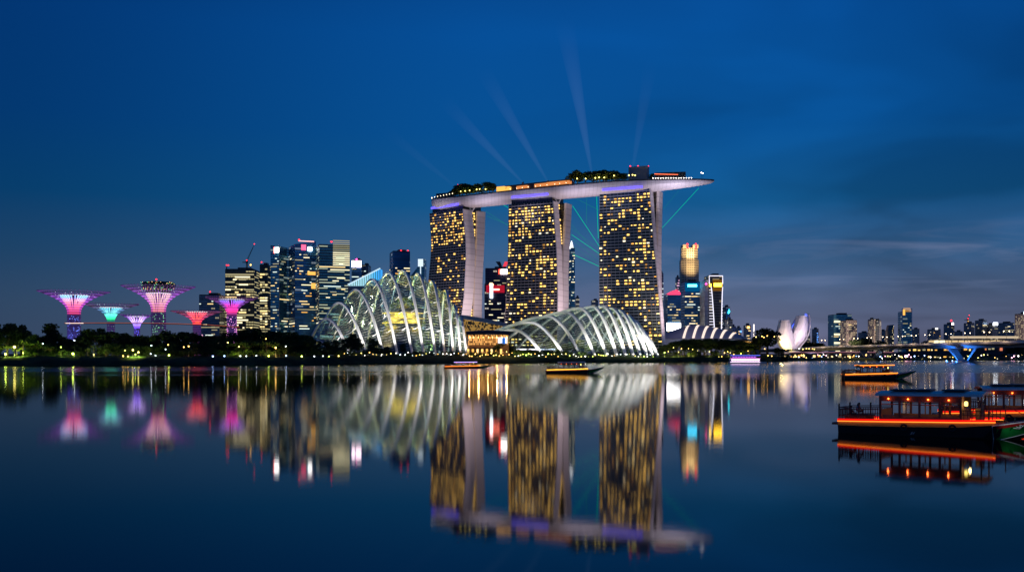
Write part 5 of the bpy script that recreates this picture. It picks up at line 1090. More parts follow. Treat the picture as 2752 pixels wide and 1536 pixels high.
# ------------------------------------------------------------------ road bridge running away from the viewer
BX = 402.
br = thing('road_bridge', 'long concrete road bridge on blue-lit V piers crossing the water at the right', 'bridge', (BX + 11, 900, 0))
def bz(D): return float(np.interp(D, [600, 765, 981, 1200, 1445, 1700], [17.2, 17.1, 16.9, 16.4, 15.2, 13.5]))
M_bconc = pbr('bridge_concrete', (.42, .40, .40), .75, var=.12, scale=.05); M_road = pbr('asphalt', (.05, .05, .052), .85, scale=.2)
Ds = np.linspace(640, 1700, 50); b = MB(); bt = MB(); bp = MB()
b.grid([[(x - 11, D - 900, bz(D) + z) for x, z in ((0, -.6), (0, -1.5), (5, -2.6), (6, -4.4), (16, -4.4), (17, -2.6), (22, -1.5), (22, -.6))] for D in Ds]); b.build('girder', M_bconc, br)
bt.grid([[(x - 11, D - 900, bz(D) - .25) for x in (.4, 21.6)] for D in Ds], flip=True); bt.build('road_surface', M_road, br)
for x in (0, 21.6): bp = MB(); bp.grid([[(x - 11 + a, D - 900, bz(D) + z) for a, z in ((-.05, -.62), (-.05, .75), (.45, .75), (.45, -.3))] for D in Ds]); bp.build('parapet', M_white, br)
def vpier(D0, D1, db0, db1, parts=True):
    for (dt, dbm) in ((D0, db0), (D1, db1)):
        b = MB(); rows = []
        for f in np.linspace(0, 1, 8):
            D = dbm + (dt - dbm) * f; z = -.5 + (bz(dt) - 4.2 + .5) * f; wl = 1.5 + .9 * f; x0, x1 = 8.2 - .8 * f, 13.8 + .8 * f
            rows.append([(x0 - 11, D - wl - 900, z), (x1 - 11, D - wl - 900, z), (x1 - 11, D + wl - 900, z), (x0 - 11, D + wl - 900, z), (x0 - 11, D - wl - 900, z)])
        b.grid(rows, flip=True); b.build('pier_leg', M_bconc, br)
        lamp('SPOT', (BX - 6, dbm, 1.5), 6e4, (.03, .22, 1.), (BX + 8, (dt * .55 + dbm * .45), 8), 85, 1., radius=.4, name='pier_light')
        put('pier_lamp', bulbm, br, (-15, dbm - 900, 1.2), scale=(.5,) * 3, mat=glow('pier_lamp', (.3, .5, 1.), 6.))
    MB().box((0, (db0 + db1) / 2 - 900, -.2), (26, abs(db1 - db0) + 12, 2.2)).build('pile_cap', M_bconc, br)
vpier(861, 916, 881, 893); vpier(1091, 1152, 1110, 1124)
for D in (1300, 1450, 1600): MB().box((0, D - 900, 5), (10, 3, 11 + 2 * (bz(D) - 16))).build('column', M_bconc, br)
M_lowb = pbr('viaduct_dark', (.06, .06, .07), .8)
vd = thing('low_viaduct', 'low dark viaduct crossing behind the V piers just above the far shore', 'viaduct', (xat(2440, 1230), 1230, 0)); MB().box((0, 0, zat(948, 1230)), (680 * 1230 / F, 9, 2.)).build('deck', M_lowb, vd)
for k in range(12): MB().box((-150 + k * 27, 0, 4.), (2, 5, 7.5)).build('column', M_lowb, vd)
b = MB(); b.tube([(-150, -4.7, zat(946, 1230)), (-20, -4.7, zat(946, 1230))], .2, 4); b.build('edge_light', glow('rose_line', (1., .40, .50), .6), vd)
# cars on the deck
def car_proto(paint):
    o = thing('car', 'car', 'car'); b = MB()
    prof = [(-2.15, .35), (-2.2, .8), (-1.5, .92), (-1.0, 1.42), (.45, 1.45), (1.15, .95), (2.05, .82), (2.15, .4)]
    b.grid([[(x, y * (1 if z < 1 else .84), z) for x, z in prof] for y in (-.88, .88)]); 
    for y in (-.88, .88): b.add([(x, y * (1 if z < 1 else .84), z) for x, z in prof], [tuple(range(8)) if y < 0 else tuple(range(8))[::-1]])
    b.add([(-2.15, -.88, .35), (2.15, -.88, .4), (2.15, .88, .4), (-2.15, .88, .35)], [(0, 3, 2, 1)]); b.build('body', paint, o)
    MB().box((-.28, 0, 1.2), (1.5, 1.56, .3)).build('windows', M_dark, o)
    for x in (-1.35, 1.35):
        for y in (-.8, .8): b = MB(); b.tube([(x, y - .1, .33), (x, y + .1, .33)], .33, 10); b.build('wheel', M_dark, o)
    for y in (-.6, .6): put('headlight', bulbm, o, (2.15, y, .68), scale=(.18, .24, .16), mat=glow('headlight', (1., .88, .66), 60.)); put('taillight', bulbm, o, (-2.2, y, .75), scale=(.14, .24, .14), mat=glow('taillight', (1., .06, .04), 30.))
    return o
cars = [car_proto(pbr('car_silver', (.5, .5, .52), .3, .4)), car_proto(pbr('car_dark', (.04, .05, .08), .3, .3)), car_proto(pbr('car_white', (.75, .75, .74), .3))]
used_c = [0, 0, 0]; D = 775; CARS = []
while D < 1420:
    k = random.randrange(3); o = cars[k] if not used_c[k] else copy_tree(cars[k]); used_c[k] = 1; tow = random.random() < .5
    o.location = (BX + (2.6 if tow else 17), D, bz(D) - .22); o.rotation_euler = (0, 0, -PI / 2 if tow else PI / 2); o['group'] = 'cars crossing the road bridge'; CARS.append((pxof(o.location), k, o)); D += random.uniform(10, 26)
for i, (px, k, o) in enumerate(sorted(CARS, key=lambda t: t[0])): o['label'] = f"{('silver', 'dark', 'white')[k]} car driving along the road bridge, {ORD[i]} from left"
# lamp posts on the deck
LPX = [2213, 2262, 2300, 2336, 2378, 2420, 2456, 2492, 2549, 2600, 2652, 2705]
for i, px in enumerate(LPX):
    D = (BX + .9) * F / (px - CX); o = thing('street_lamp', f"twin-armed street lamp on the road bridge, {ORD[i]} from left", 'street lamp', (BX + .9, D, bz(D) - .2), group='street lamps on the road bridge')
    MB().tube([(0, 0, 0), (0, 0, 9)], [.16, .09]).tube([(-2.2, 0, 9.1), (0, 0, 8.9), (2.2, 0, 9.1)], .07).build('post', M_dark, o)
    for s in (-1, 1): put('lamp_head', bulbm, o, (s * 2.3, 0, 9.0), scale=(.42, .3, .28), mat=glow('street_lamp', (1., .72, .40), 16.))
    lamp('SPOT', (-2.3, 0, 8.6), 12000, (1., .66, .40), (-2.3, 0, 0), 150, .3, parent=o, radius=.3, name='lamp_light')

# ------------------------------------------------------------------ small lamps along the banks
def bank_lamp(px, y, D, r, mat, phrase, post=None, e=0, col=None, group='small lamps along the far bank'):
    z = zat(y, D); g = ground_z(px, D); o = thing('garden_lamp', None, 'lamp', (xat(px, D), D, min(g, z - .4)), group=group); hh = z - min(g, z - .4)
    MB().tube([(0, 0, -.2), (0, 0, hh)], .07, 5).build('post', M_dark, o); put('bulb', bulbm, o, (0, 0, hh), scale=(r,) * 3, mat=mat)
    if e: lamp('SPOT', (.5, -1.2, .5), e * 1.5, col, (.5, 5., 6.5), 150, .3, parent=o, radius=.3, name='lamp_light')
    auto(o, phrase, px); return o
E_lg = glow('lamp_lime', (.75, 1., .12), 14.); E_lw = glow('lamp_pale', (.85, .95, 1.), 9.); E_lb = glow('lamp_blue', (.35, .55, 1.), 9.); E_lo = glow('lamp_amber', (1., .55, .12), 9.); E_pk = glow('lamp_pink', (1., .45, .65), 8.)
GL = (.72, 1., .12)
for px, y, r, mt_, e, c, ph in ((39, 932, .8, E_yel, 9000, (.75, 1., .12), 'bright yellow lamp among the lit trees'), (15, 951, .6, E_lg, 3000, GL, 'lime ground lamp on the lawn'), (62, 948, .3, E_lg, 1800, GL, 'lime ground lamp on the lawn'), (196, 950, .65, E_lg, 2500, GL, 'lime ground lamp on the lawn'), (252, 952, .3, E_yel, 3500, (1., .85, .3), 'yellow lamp at the foot of the lit palm'),
                         (357, 940, .55, E_yel, 1500, (1., .85, .35), 'yellow path lamp'), (372, 946, .55, E_yel, 2200, (.9, .95, .3), 'yellow path lamp'), (331, 956, .4, E_lo, 0, None, 'amber ground lamp'), (344, 957, .4, E_lo, 200, (1, .6, .2), 'amber ground lamp'), (364, 952, .3, E_lg, 1800, GL, 'lime ground lamp on the lawn'),
                         (454, 954, .5, E_lg, 200, GL, 'lime ground lamp on the lawn'), (115, 923, .32, E_lw, 0, None, 'pale lamp among the trees'), (200, 914, .32, E_lw, 0, None, 'pale lamp among the trees'), (164, 932, .3, E_lg, 2500, GL, 'lime lamp under a tree'), (336, 941, .32, E_yel, 0, None, 'yellow path lamp'), (407, 928, .34, E_lw, 0, None, 'pale lamp among the trees'), (445, 938, .3, E_lw, 0, None, 'pale lamp among the trees'), (452, 926, .34, E_lo, 0, None, 'amber lamp among the trees'),
                         (405, 950, .3, E_lw, 0, None, 'pale path lamp'), (418, 955, .3, E_lw, 0, None, 'pale path lamp'), (494, 932, .34, E_lo, 0, None, 'amber lamp among the trees'), (507, 930, .4, E_lo, 300, (1, .6, .2), 'amber lamp among the trees'), (572, 957, .5, E_lb, 0, None, 'bluish lamp by the waterline'), (603, 956, .42, E_lb, 0, None, 'bluish lamp by the waterline'), (646, 956, .3, E_lw, 0, None, 'pale lamp by the waterline'), (662, 956, .3, E_lw, 0, None, 'pale lamp by the waterline'), (689, 955, .3, E_lw, 0, None, 'pale lamp by the waterline'),
                         (722, 956, .42, E_lg, 0, None, 'lime lamp by the waterline'), (769, 955, .42, E_lb, 0, None, 'bluish lamp by the waterline'), (811, 957, .5, E_lg, 120, GL, 'lime lamp by the waterline'), (845, 957, .34, E_lw, 0, None, 'pale lamp by the waterline'), (768, 930, .3, E_lw, 0, None, 'pale lamp among the trees'), (642, 931, .4, E_yel, 3000, (.8, .95, .15), 'yellow lamp under a lit tree'), (612, 920, .4, E_yel, 300, (.8, .95, .15), 'yellow lamp under a lit tree'), (741, 934, .55, E_lo, 4500, (1., .62, .15), 'amber lamp under a lit tree'), (715, 910, .3, E_lo, 900, (.9, .8, .2), 'amber lamp under a lit tree'),
                         (910, 956, .4, E_yel, 150, (1, .9, .4), 'yellow lamp by the waterline'), (884, 957, .3, E_lg, 0, None, 'lime lamp by the waterline'), (868, 956, .3, E_lw, 0, None, 'pale lamp by the waterline')):
    bank_lamp(px, y, shoreD(px) + 19, r, mt_, ph, e=e, col=c)
px = 925
while px < 1255:
    bank_lamp(px, random.uniform(946, 956), shoreD(px) + 18, random.uniform(.16, .34), random.choice([E_lw, E_wht, E_yel, E_wht, E_lo]), 'tiny lamp in the bushes'); px += random.uniform(7, 15)
px = 1262
while px < 1378:
    bank_lamp(px, random.uniform(944, 957), shoreD(px) + 17, random.uniform(.2, .42), random.choice([E_lo, E_yel, E_lo, E_yel]), 'tiny warm lamp', e=random.choice([0, 500]), col=(1, .65, .25)); px += random.uniform(5, 10)
px = 1384
while px < 1778:
    bank_lamp(px, random.uniform(950, 959), shoreD(px) + 16, random.uniform(.2, .42), random.choice([E_yel, E_wht, E_wht, E_lo, E_lg]), 'tiny lamp in the hedge', e=random.choice([0, 0, 500]), col=(.9, .95, .5)); px += random.uniform(5.5, 11)
px = 1786
while px < 2030:
    bank_lamp(px, random.uniform(932, 962), shoreD(px) + 15, random.uniform(.22, .45), random.choice([E_yel, E_yel, E_lo, E_lg]), 'tiny yellow lamp', e=random.choice([0, 900, 1600]), col=(1, .85, .2)); px += random.uniform(6, 14)
for px, y in ((2032, 905), (2048, 903), (2053, 906), (2062, 902), (2081, 904), (2055, 937), (2064, 955), (2074, 956)): bank_lamp(px, y, 905, .4, E_lo, 'amber lamp glinting through the big tree')
px = 2100
while px < 2752:
    D = max(shoreD(px) + random.uniform(8, 30), 1000); bank_lamp(px, random.uniform(952, 966), D, random.uniform(.28, .75), random.choice([E_yel, E_lo, E_wht, E_wht, E_pk, E_lo, E_lb, E_cream]), 'quay lamp across the water'); px += random.uniform(4.5, 11)
px = 2112
while px < 2300:
    bank_lamp(px, random.uniform(935, 938), 1300, random.uniform(.4, .7), random.choice([E_lo, E_yel, E_wht]), 'lamp along the museum terrace'); px += random.uniform(5, 10)
# lit arcades and low sheds along the far quay
def shed(px0, px1, y0, y1, D, mat, label, trim=M_dark):
    q = D / F; o = thing('quay_shed', label, 'shed', (xat((px0 + px1) / 2, D), D, 3)); wd = (px1 - px0) * q; zt = zat(y0, D) - 3; zb = max(0, zat(y1, D) - 3)
    MB().box((0, 3, zt / 2), (wd, 6, zt)).build('wall', trim, o); n = max(2, int(wd / 5))
    for k in range(n):
        if random.random() < .72: hh = random.uniform(.35, .8); put('lit_bay', winbox, o, (-wd / 2 + wd * (k + random.uniform(.35, .65)) / n, -.15, (zt + zb) / 2 + random.uniform(-.8, .1)), scale=(wd / n * random.uniform(.3, .75), .3, (zt - zb) * hh), mat=random.choice([mat, mat, E_dim, E_warm, E_amber]))
    MB().box((0, 2, zt + .3), (wd * 1.03, 9, .6)).build('roof', M_roof, o)
shed(2104, 2180, 951, 962, 1120, E_amber, 'arcade of amber lit bays below the left end of the bridge'); shed(2182, 2222, 950, 963, 1125, E_warm, 'bright cream lit bays right of the amber arcade under the bridge'); shed(2228, 2300, 953, 960, 1130, E_dim, 'dim yellow shed left of the first bridge pier')
shed(2440, 2500, 936, 943, 1300, E_gold, 'yellow lit gallery between the two piers above the viaduct'); shed(2500, 2556, 936, 942, 1310, E_amber, 'amber lit gallery left of the second bridge pier'); shed(2588, 2612, 934, 942, 1310, glow('lilac_shed', (.8, .6, 1.), 1.2), 'lilac lit gallery seen through the second V pier')
shed(2632, 2684, 932, 941, 1320, E_orange, 'orange lit gallery right of the second bridge pier'); shed(2686, 2708, 929, 946, 1290, glow('brick_glow', (1., .28, .14), .8), 'small block with red-orange lit floors right of the second bridge pier'); shed(2380, 2440, 952, 961, 1130, E_pk, 'pink-white lit stalls between the two bridge piers'); shed(2490, 2560, 955, 961, 1120, E_warm, 'bright quay kiosks just left of the second bridge pier')
for px, y, D, k in ((2306, 905, 1750, 'round'), (2318, 900, 1760, 'round'), (2330, 903, 1740, 'round'), (2345, 908, 1750, 'umbrella'), (2488, 908, 1700, 'round'), (2500, 912, 1690, 'round'), (2716, 928, 1000, 'round'), (2732, 926, 1010, 'round'), (2748, 924, 1005, 'umbrella'), (2765, 926, 1000, 'round'), (2160, 915, 1500, 'round'), (2175, 912, 1500, 'round'), (2190, 914, 1490, 'umbrella'), (2205, 917, 1480, 'round'), (2410, 950, 1120, 'round'), (2450, 948, 1125, 'round'), (2460, 952, 1115, 'bush'), (2660, 950, 1110, 'round'), (2700, 948, 1105, 'round'), (2740, 946, 1110, 'round'), (2270, 952, 1120, 'round'), (2300, 950, 1115, 'bush')):
    tree(k, px, D, max(3, zat(y, D) - 3), f"distant {KIND_W[k]}", z=3, wide=1.35, leaf=LEAF, group='trees along the far quay')

# ------------------------------------------------------------------ boats
M_hullb = pbr('hull_black', (.012, .012, .013), .4); M_yel = pbr('hull_ochre', (.62, .33, .045), .5, var=.12, scale=.9); M_wood = pbr('boat_wood', (.10, .035, .018), .5, var=.3, scale=2.); M_wood2 = pbr('boat_wood_light', (.20, .10, .05), .5, var=.3, scale=2.)
M_broof = pbr('boat_roof', (.84, .68, .54), .3, var=.1, scale=1.); M_tyre = pbr('rubber', (.02, .02, .02), .8); M_green = pbr('bow_green', (.01, .30, .05), .4, var=.15, scale=1.); M_redp = pbr('bow_red', (.55, .02, .02), .4); M_rope = pbr('rope', (.45, .38, .26), .9)
E_lred = glow('led_red', (1., .008, .006), 1.0, True); E_lor = glow('led_orange', (1., .26, .03), 2.2, True); E_cab = glow('cabin_red_lamp', (1., .14, .02), 10., False); E_lan = glow('lantern_yellow', (1., .72, .16), 3.5)
def sheer(x): return float(np.interp(x, [-.6, 0, 5, 11, 14.3, 17, 20], [.74, .72, .80, .95, 1.3, 1.75, 2.3]))
def strip_z(x): return float(np.interp(x, [0, 5, 11, 14.3], [1.08, 1.22, 1.38, 1.50]))
def beam(x): return float(np.interp(x, [-.1, 0, 2, 6, 11, 14.3, 16, 18, 19.4, 20], [1.75, 1.8, 2.05, 2.15, 2.15, 2.0, 1.7, 1.05, .4, .05]))
def bumboat(label, led, led2, detail=True, lamps=True, roofled=None, group='wooden river boats', bow=True):
    o = thing('river_boat', label, 'boat', group=group); xs = np.concatenate([np.linspace(0, 14.3, 14), [15, 16, 17, 18, 19, 20]])
    def sec(x):
        q = max(0, (x - 13.4) / 6.6); wl = beam(x) * (.86 - .75 * q ** .6 if x > 13.4 else .86); kz = -.7 + (sheer(x) - .25 + .7) * q ** 1.1; return [(x, -beam(x), sheer(x)), (x, -wl - (beam(x) - wl) * .35, kz + (sheer(x) - kz) * .45), (x, -wl * .8, kz), (x, wl * .8, kz), (x, wl + (beam(x) - wl) * .35, kz + (sheer(x) - kz) * .45), (x, beam(x), sheer(x))]
    b = MB(); rows = [sec(x) for x in xs]; b.grid(rows, flip=True); b.add(rows[0], [tuple(range(6))]); b.build('hull', M_hullb, o)
    b = MB(); b.grid([[(x, -beam(x), sheer(x) + .01), (x, beam(x), sheer(x) + .01)] for x in xs]); b.box((-.32, 0, .84), (.62, 3.3, .2)).box((-.2, 0, .3), (.4, .5, .8)); b.build('deck', M_wood, o)
    for s in (-1, 1):
        b = MB(); xx = np.linspace(0, 14.3, 20); b.grid([[(x, s * (beam(x) + .02), sheer(x) - .02), (x, s * (beam(x) + .02), strip_z(x))] for x in xx], flip=s > 0); b.build('ochre_band', M_yel, o)
        b = MB(); b.grid([[(x, s * (beam(x) + a), strip_z(x) + q) for a, q in ((.12, .06), (.12, .24), (.02, .26))] for x in xx], flip=s > 0); b.build('led_strip', led, o)
        b = MB(); b.grid([[(x, s * (beam(x) + a), strip_z(x) + q) for a, q in ((.03, .02), (.16, .0), (.12, .06))] for x in xx], flip=s > 0); b.build('led_edge', led2, o)
        b = MB(); b.grid([[(x, s * (beam(x) - .02), strip_z(x) + .2), (x, s * (beam(x) - .02), strip_z(x) + .42)] for x in np.linspace(4.1, 11.4, 10)], flip=s > 0); b.build('cabin_sill', M_wood, o)
        if bow:
            b = MB(); xb = np.linspace(14.0, 20, 14)
            def bp(x, f): q = sec(x); p, r_ = Vector(q[0]), Vector(q[1]).lerp(Vector(q[2]), .55); v = p.lerp(r_, f); return (v.x, s * (v.y - .03) * -1 if s > 0 else v.y - .03, v.z)
            b.grid([[bp(x, .28), bp(x + max(0, .75 - (x - 14.0)), 1.0) if False else bp(x, .95)] for x in xb], flip=s < 0); b.build('bow_panel', M_green, o)
            b = MB(); b.grid([[bp(x, .05), bp(x, .26)] for x in xb], flip=s < 0); b.build('bow_stripe', M_redp, o)
            b = MB(); b.tube([bp(x, .04) for x in xb], .045, 5); b.tube([bp(x, .95) for x in xb], .035, 5); b.tube([bp(14.0, .04), bp(14.0, .5), bp(14.0, .95)], .05, 5); b.build('bow_piping', M_white, o)
            if detail and s < 0:
                c = Vector(bp(16.1, .3)); b = MB()
                b.tube([c + Vector((math.cos(a) * .30 * (1 - a / 11), -.06, math.sin(a) * .17 * (1 - a / 11))) for a in np.linspace(0, 7.5, 16)], .028, 5); b.tube([c + Vector((-.45, -.06, -.17)), c + Vector((.05, -.06, -.2)), c + Vector((.5, -.06, .2))], .03, 5); b.build('bow_emblem', M_white, o)
        for x in (6.4, 10.7):
            b = MB(); c = Vector((x, s * (beam(x) + .16), sheer(x) - .05)); b.tube([c + Vector((math.cos(a) * .26, 0, math.sin(a) * .26)) for a in np.linspace(0, 2 * PI, 15)], .1, 6, False); b.build('tyre_fender', M_tyre, o)
    ey = lambda x: beam(x) - .12; dz = lambda x: strip_z(x) + .2
    # stern railing with turned balusters
    for s in (-1, 1):
        b = MB(); xr = np.linspace(.1, 4.0, 8)
        for zz in (.35, .95, 1.12): b.tube([(x, s * ey(x), dz(x) + zz) for x in xr], .045, 5)
        b.build('rail', M_wood, o); b = MB()
        for x in np.linspace(.25, 3.9, 17): b.tube([(x, s * ey(x), dz(x) - .2), (x, s * ey(x), dz(x) + .95)], .035, 5)
        b.build('balusters', M_wood, o)
        for x in (.1, 2.1): MB().tube([(x, s * ey(x), dz(x) - .2), (x, s * ey(x), dz(x) + 1.3)], .08, 6).ball((x, s * ey(x), dz(x) + 1.38), .1, 6, 4).build('rail_post', M_wood, o)
    b = MB(); [b.tube([(.08, -1.6, dz(0) + zz), (.08, 1.6, dz(0) + zz)], .045, 5) for zz in (.35, .95, 1.12)]; [b.tube([(.08, y, dz(0) - .2), (.08, y, dz(0) + .95)], .035, 5) for y in np.linspace(-1.5, 1.5, 12)]; b.build('stern_rail', M_wood, o)
    MB().box((1.5, .9, dz(1) + .32), (2.6, .5, .1)).box((1.5, .9, dz(1)), (2.4, .4, .6)).build('stern_bench', M_wood2, o)
    # cabin: posts, headers, open windows
    bays = [4.15, 5.95, 7.75, 9.55, 11.35]; ze = 3.08
    for s in (-1, 1):
        for x in bays: MB().box((x, s * ey(x), (dz(x) + 3.68) / 2), (.2, .14, 3.68 - dz(x))).build('post', M_wood, o)
        for a, c in zip(bays[:-1], bays[1:]):
            b = MB(); m_ = (a + c) / 2; b.box((m_, s * ey(m_), ze + .34), (c - a - .2, .1, .6)); b.build('header', M_wood, o)
            b = MB(); b.box((m_, s * ey(m_), ze - .22), (c - a - .2, .09, .09)).box((m_ + (.25 if s > 0 else .0), s * ey(m_), ze - .1), (.09, .08, .3)).box((m_ + .45, s * ey(m_) , 2.3), (.1, .08, 1.2)) if s > 0 else b.box((m_, s * ey(m_), ze - .22), (c - a - .2, .09, .09)); b.build('window_frame', M_wood2, o)
            put('lamp', bulbm, o, (m_ - .1, s * (ey(m_) + .14), 3.36), scale=(.085, .06, .07), mat=E_cab)
            if lamps and s < 0: lamp('POINT', (m_ - .1, s * (ey(m_) + .34), 3.3), 5., (1., .16, .03), parent=o, radius=.06, name='cabin_lamp_light')
    MB().box((11.35, 0, 2.0), (.12, 3.6, 1.1)).box((4.15, 0, 1.9), (.12, 3.6, .9)).box((11.35, -1.3, 2.8), (.12, 1., 1.7)).build('cabin_bulkhead', M_wood2, o)
    b = MB(); [b.box((7.7, s * 1.55, dz(7) + .10), (6.6, .45, .08)).box((7.7, s * 1.82, dz(7) + .22), (6.6, .08, .3)) for s in (-1, 1)]; b.build('benches', M_wood2, o)
    # roof: shallow arch with overhang, gable end and dark panels
    b = MB(); xr = np.linspace(3.8, 13.3, 12); yy = np.linspace(-2.5, 2.5, 9); top = lambda x, y: 3.74 + .20 * (1 - (y / 2.5) ** 2) + .012 * (x - 3.8)
    b.grid([[(x, y, top(x, y) + .1) for y in yy] for x in xr]); b.grid([[(x, y, top(x, y)) for y in yy] for x in xr], flip=True)
    for x in (3.8, 13.3): b.grid([[(x, y, top(x, y) - (.12 if x > 5 else 0)) for y in yy], [(x, y, top(x, y) + .1) for y in yy]], flip=x < 5)
    b.build('roof', M_broof, o, True)
    for s in (-1, 1): b = MB(); b.grid([[(x, s * 2.5, top(x, 2.5) + q) for x in xr] for q in (-.12, .1)], flip=s > 0); b.build('roof_edge', roofled or M_white, o)
    for x0, x1 in ((4.9, 6.9), (7.0, 8.6), (9.6, 11.6)): b = MB(); b.box(((x0 + x1) / 2, -.3, top(x0, .3) + .2), (x1 - x0, 2.6, .12)); b.build('roof_panel', M_dark, o)
    # wheelhouse and bow fittings
    for s in (-1, 1): MB().box((13.05, s * 1.75, 2.6), (.12, .12, 2.2)).build('wheelhouse_post', M_wood2, o); b = MB(); b.tube([(11.4, s * ey(12), dz(12) + .85), (14.1, s * ey(14), dz(14) + .75)], .04, 5).tube([(11.4, s * ey(12), dz(12) + .45), (14.1, s * ey(14), dz(14) + .4)], .03, 5); [b.tube([(x, s * ey(x), dz(x) - .1), (x, s * ey(x), dz(x) + .8)], .035, 5) for x in np.linspace(11.6, 14.0, 8)]; b.build('bow_rail', M_wood, o)
    b = MB(); b.box((12.5, .5, 2.0), (.5, 1.2, 1.2)).box((12.75, .4, 2.75), (.1, 1., .35)); b.build('helm_console', M_wood2, o)
    b = MB(); b.lathe([(.08, 0), (.16, .08), (.16, .34), (.08, .42)], 10, (11.75, -1.7, 2.85)); b.build('lantern', E_lan, o)
    if detail:
        b = MB(); b.tube([(13.3, -1.5, dz(13) + .9), (15.3, -1.2, sheer(15) + .08)], .03, 5); b.tube([(14.7, .4, 3.0), (14.7, .4, sheer(15))], .05, 5); b.tube([(14.5, .9, 2.9), (16.9, .3, sheer(17) + .1)], .03, 5); b.build('stay', M_wood2, o)
        for x in (15.6, 17.2): MB().tube([(x, -.3, sheer(x)), (x, -.3, sheer(x) + .35)], .07, 6).tube([(x, -.5, sheer(x) + .28), (x, -.1, sheer(x) + .28)], .05, 6).build('bollard', M_dark, o)
    if lamps: lamp('SPOT', (6.2, .2, 3.5), 34., (1., .60, .26), (6.2, .2, 0), 150, .3, parent=o, radius=.1, name='cabin_light'); lamp('POINT', (12.0, -1.3, 2.9), 20., (1., .70, .25), parent=o, radius=.1, name='lantern_light'); lamp('SPOT', (14.6, -4.6, 2.1), 110., (1., .95, .85), (16.2, -1.4, .9), 60, .8, parent=o, radius=.1, name='bow_light'); lamp('SPOT', (9.4, .2, 3.5), 34., (1., .60, .26), (9.4, .2, 0), 150, .3, parent=o, radius=.1, name='cabin_light')
    return o
boat = bumboat('near wooden river boat with red light strips, green bow and two people aboard', E_lred, E_lor)
H_ = math.atan2(-.587, .81); S0 = Vector((30.3, 92.7, 0)); boat.location = S0 + Vector((.587, .81, 0)) * 1.9 + Vector((.81, -.587, 0)) * .62 + Vector((.25, .7, 0)); boat.rotation_euler = (0, 0, H_); boat.scale = (.962, 1, 1)
tx = bpy.data.curves.new('number', 'FONT'); tx.body = '37'; tx.size = .42; tx.extrude = .008; tx.shear = .3; tmp = bpy.data.objects.new('tmp_text', tx); COL.objects.link(tmp)
dg = bpy.context.evaluated_depsgraph_get(); me = bpy.data.meshes.new_from_object(tmp.evaluated_get(dg)); bpy.data.objects.remove(tmp); me.materials.clear(); me.materials.append(pbr('paint_pale', (.85, .85, .80), .5))
put('hull_number', me, boat, (6.9, -2.06, .18), (PI / 2 - .12, 0, 0))
boat2 = bumboat('second wooden river boat moored behind the near one, cut off by the right edge', E_lred, E_lor); p_ = at(2607, 1095, 103); boat2.location = (xat(2560, 104), 107, 0); boat2.rotation_euler = (0, 0, R(-16))
b3 = bumboat('river boat with orange roof and deck lights crossing the water before the bridge', E_lor, E_lor, False, False, glow('led_roof_orange', (1., .26, .03), 2.6, True)); b3.location = (xat(2272, 292), 294, 0); b3.rotation_euler = (0, 0, R(-3)); b3.scale = (1.08,) * 3
b4 = bumboat('dark river boat with a yellow light strip crossing in front of the wide dome', glow('led_yellow', (1., .55, .06), 2.6, True), E_lor, False, False); b4.location = (xat(1470, 372), 374, 0); b4.rotation_euler = (0, 0, R(-2)); b4.scale = (1.1,) * 3
b5 = bumboat('low river boat with a violet roof light and orange deck light before the tall dome', E_lor, E_lor, False, False, glow('led_violet_roof', (.52, .36, 1.), 3.2, True)); b5.location = (xat(1195, 500), 502, 0); b5.scale = (1.25, 1.1, .85); b5.rotation_euler = (0, 0, R(1))
fe = thing('ferry', 'two-deck white ferry lit pink and violet on the water by the big lone tree', 'boat', (xat(1960, 735), 737, 0))
b = MB(); xs = np.linspace(0, 28.5, 12); fb = lambda x: float(np.interp(x, [0, 2, 22, 27, 28.5], [2.9, 3.2, 3.2, 1.6, .2])); b.grid([[(x, -fb(x), 1.5), (x, -fb(x) * .8, -.5), (x, fb(x) * .8, -.5), (x, fb(x), 1.5)] for x in xs], flip=True); b.grid([[(x, -fb(x), 1.5), (x, fb(x), 1.5)] for x in xs]); b.build('hull', M_white, fe)
MB().box((12, 0, 2.7), (22, 5.6, 2.2)).build('lower_cabin', M_white, fe); MB().box((11, 0, 4.9), (19, 5.2, 1.9)).build('upper_cabin', pbr('cabin_dusk', (.16, .14, .22), .5), fe); MB().box((11, 0, 6.), (21, 5.8, .25)).build('roof', M_dark, fe)
for k in range(11): put('window', winbox, fe, (2.4 + k * 1.92, -2.85, 2.8), scale=(1.6, .1, 1.1), mat=glow('ferry_window', (1., .72, .95), 3.)); 
for k in range(9): put('window', winbox, fe, (3 + k * 2., -2.65, 5.0), scale=(1.6, .1, .7), mat=glow('ferry_violet', (.55, .12, .9), 1.2))
for z, c in ((1.3, (1., .75, 1.)), (3.9, (.9, .25, .8)), (6.25, (.12, .16, 1.))): b = MB(); b.tube([(.5, -3.25, z), (23, -3.25, z)], .13, 5); b.build('led_strip', glow(f'ferry_led_{z}', c, 2.6, True), fe)

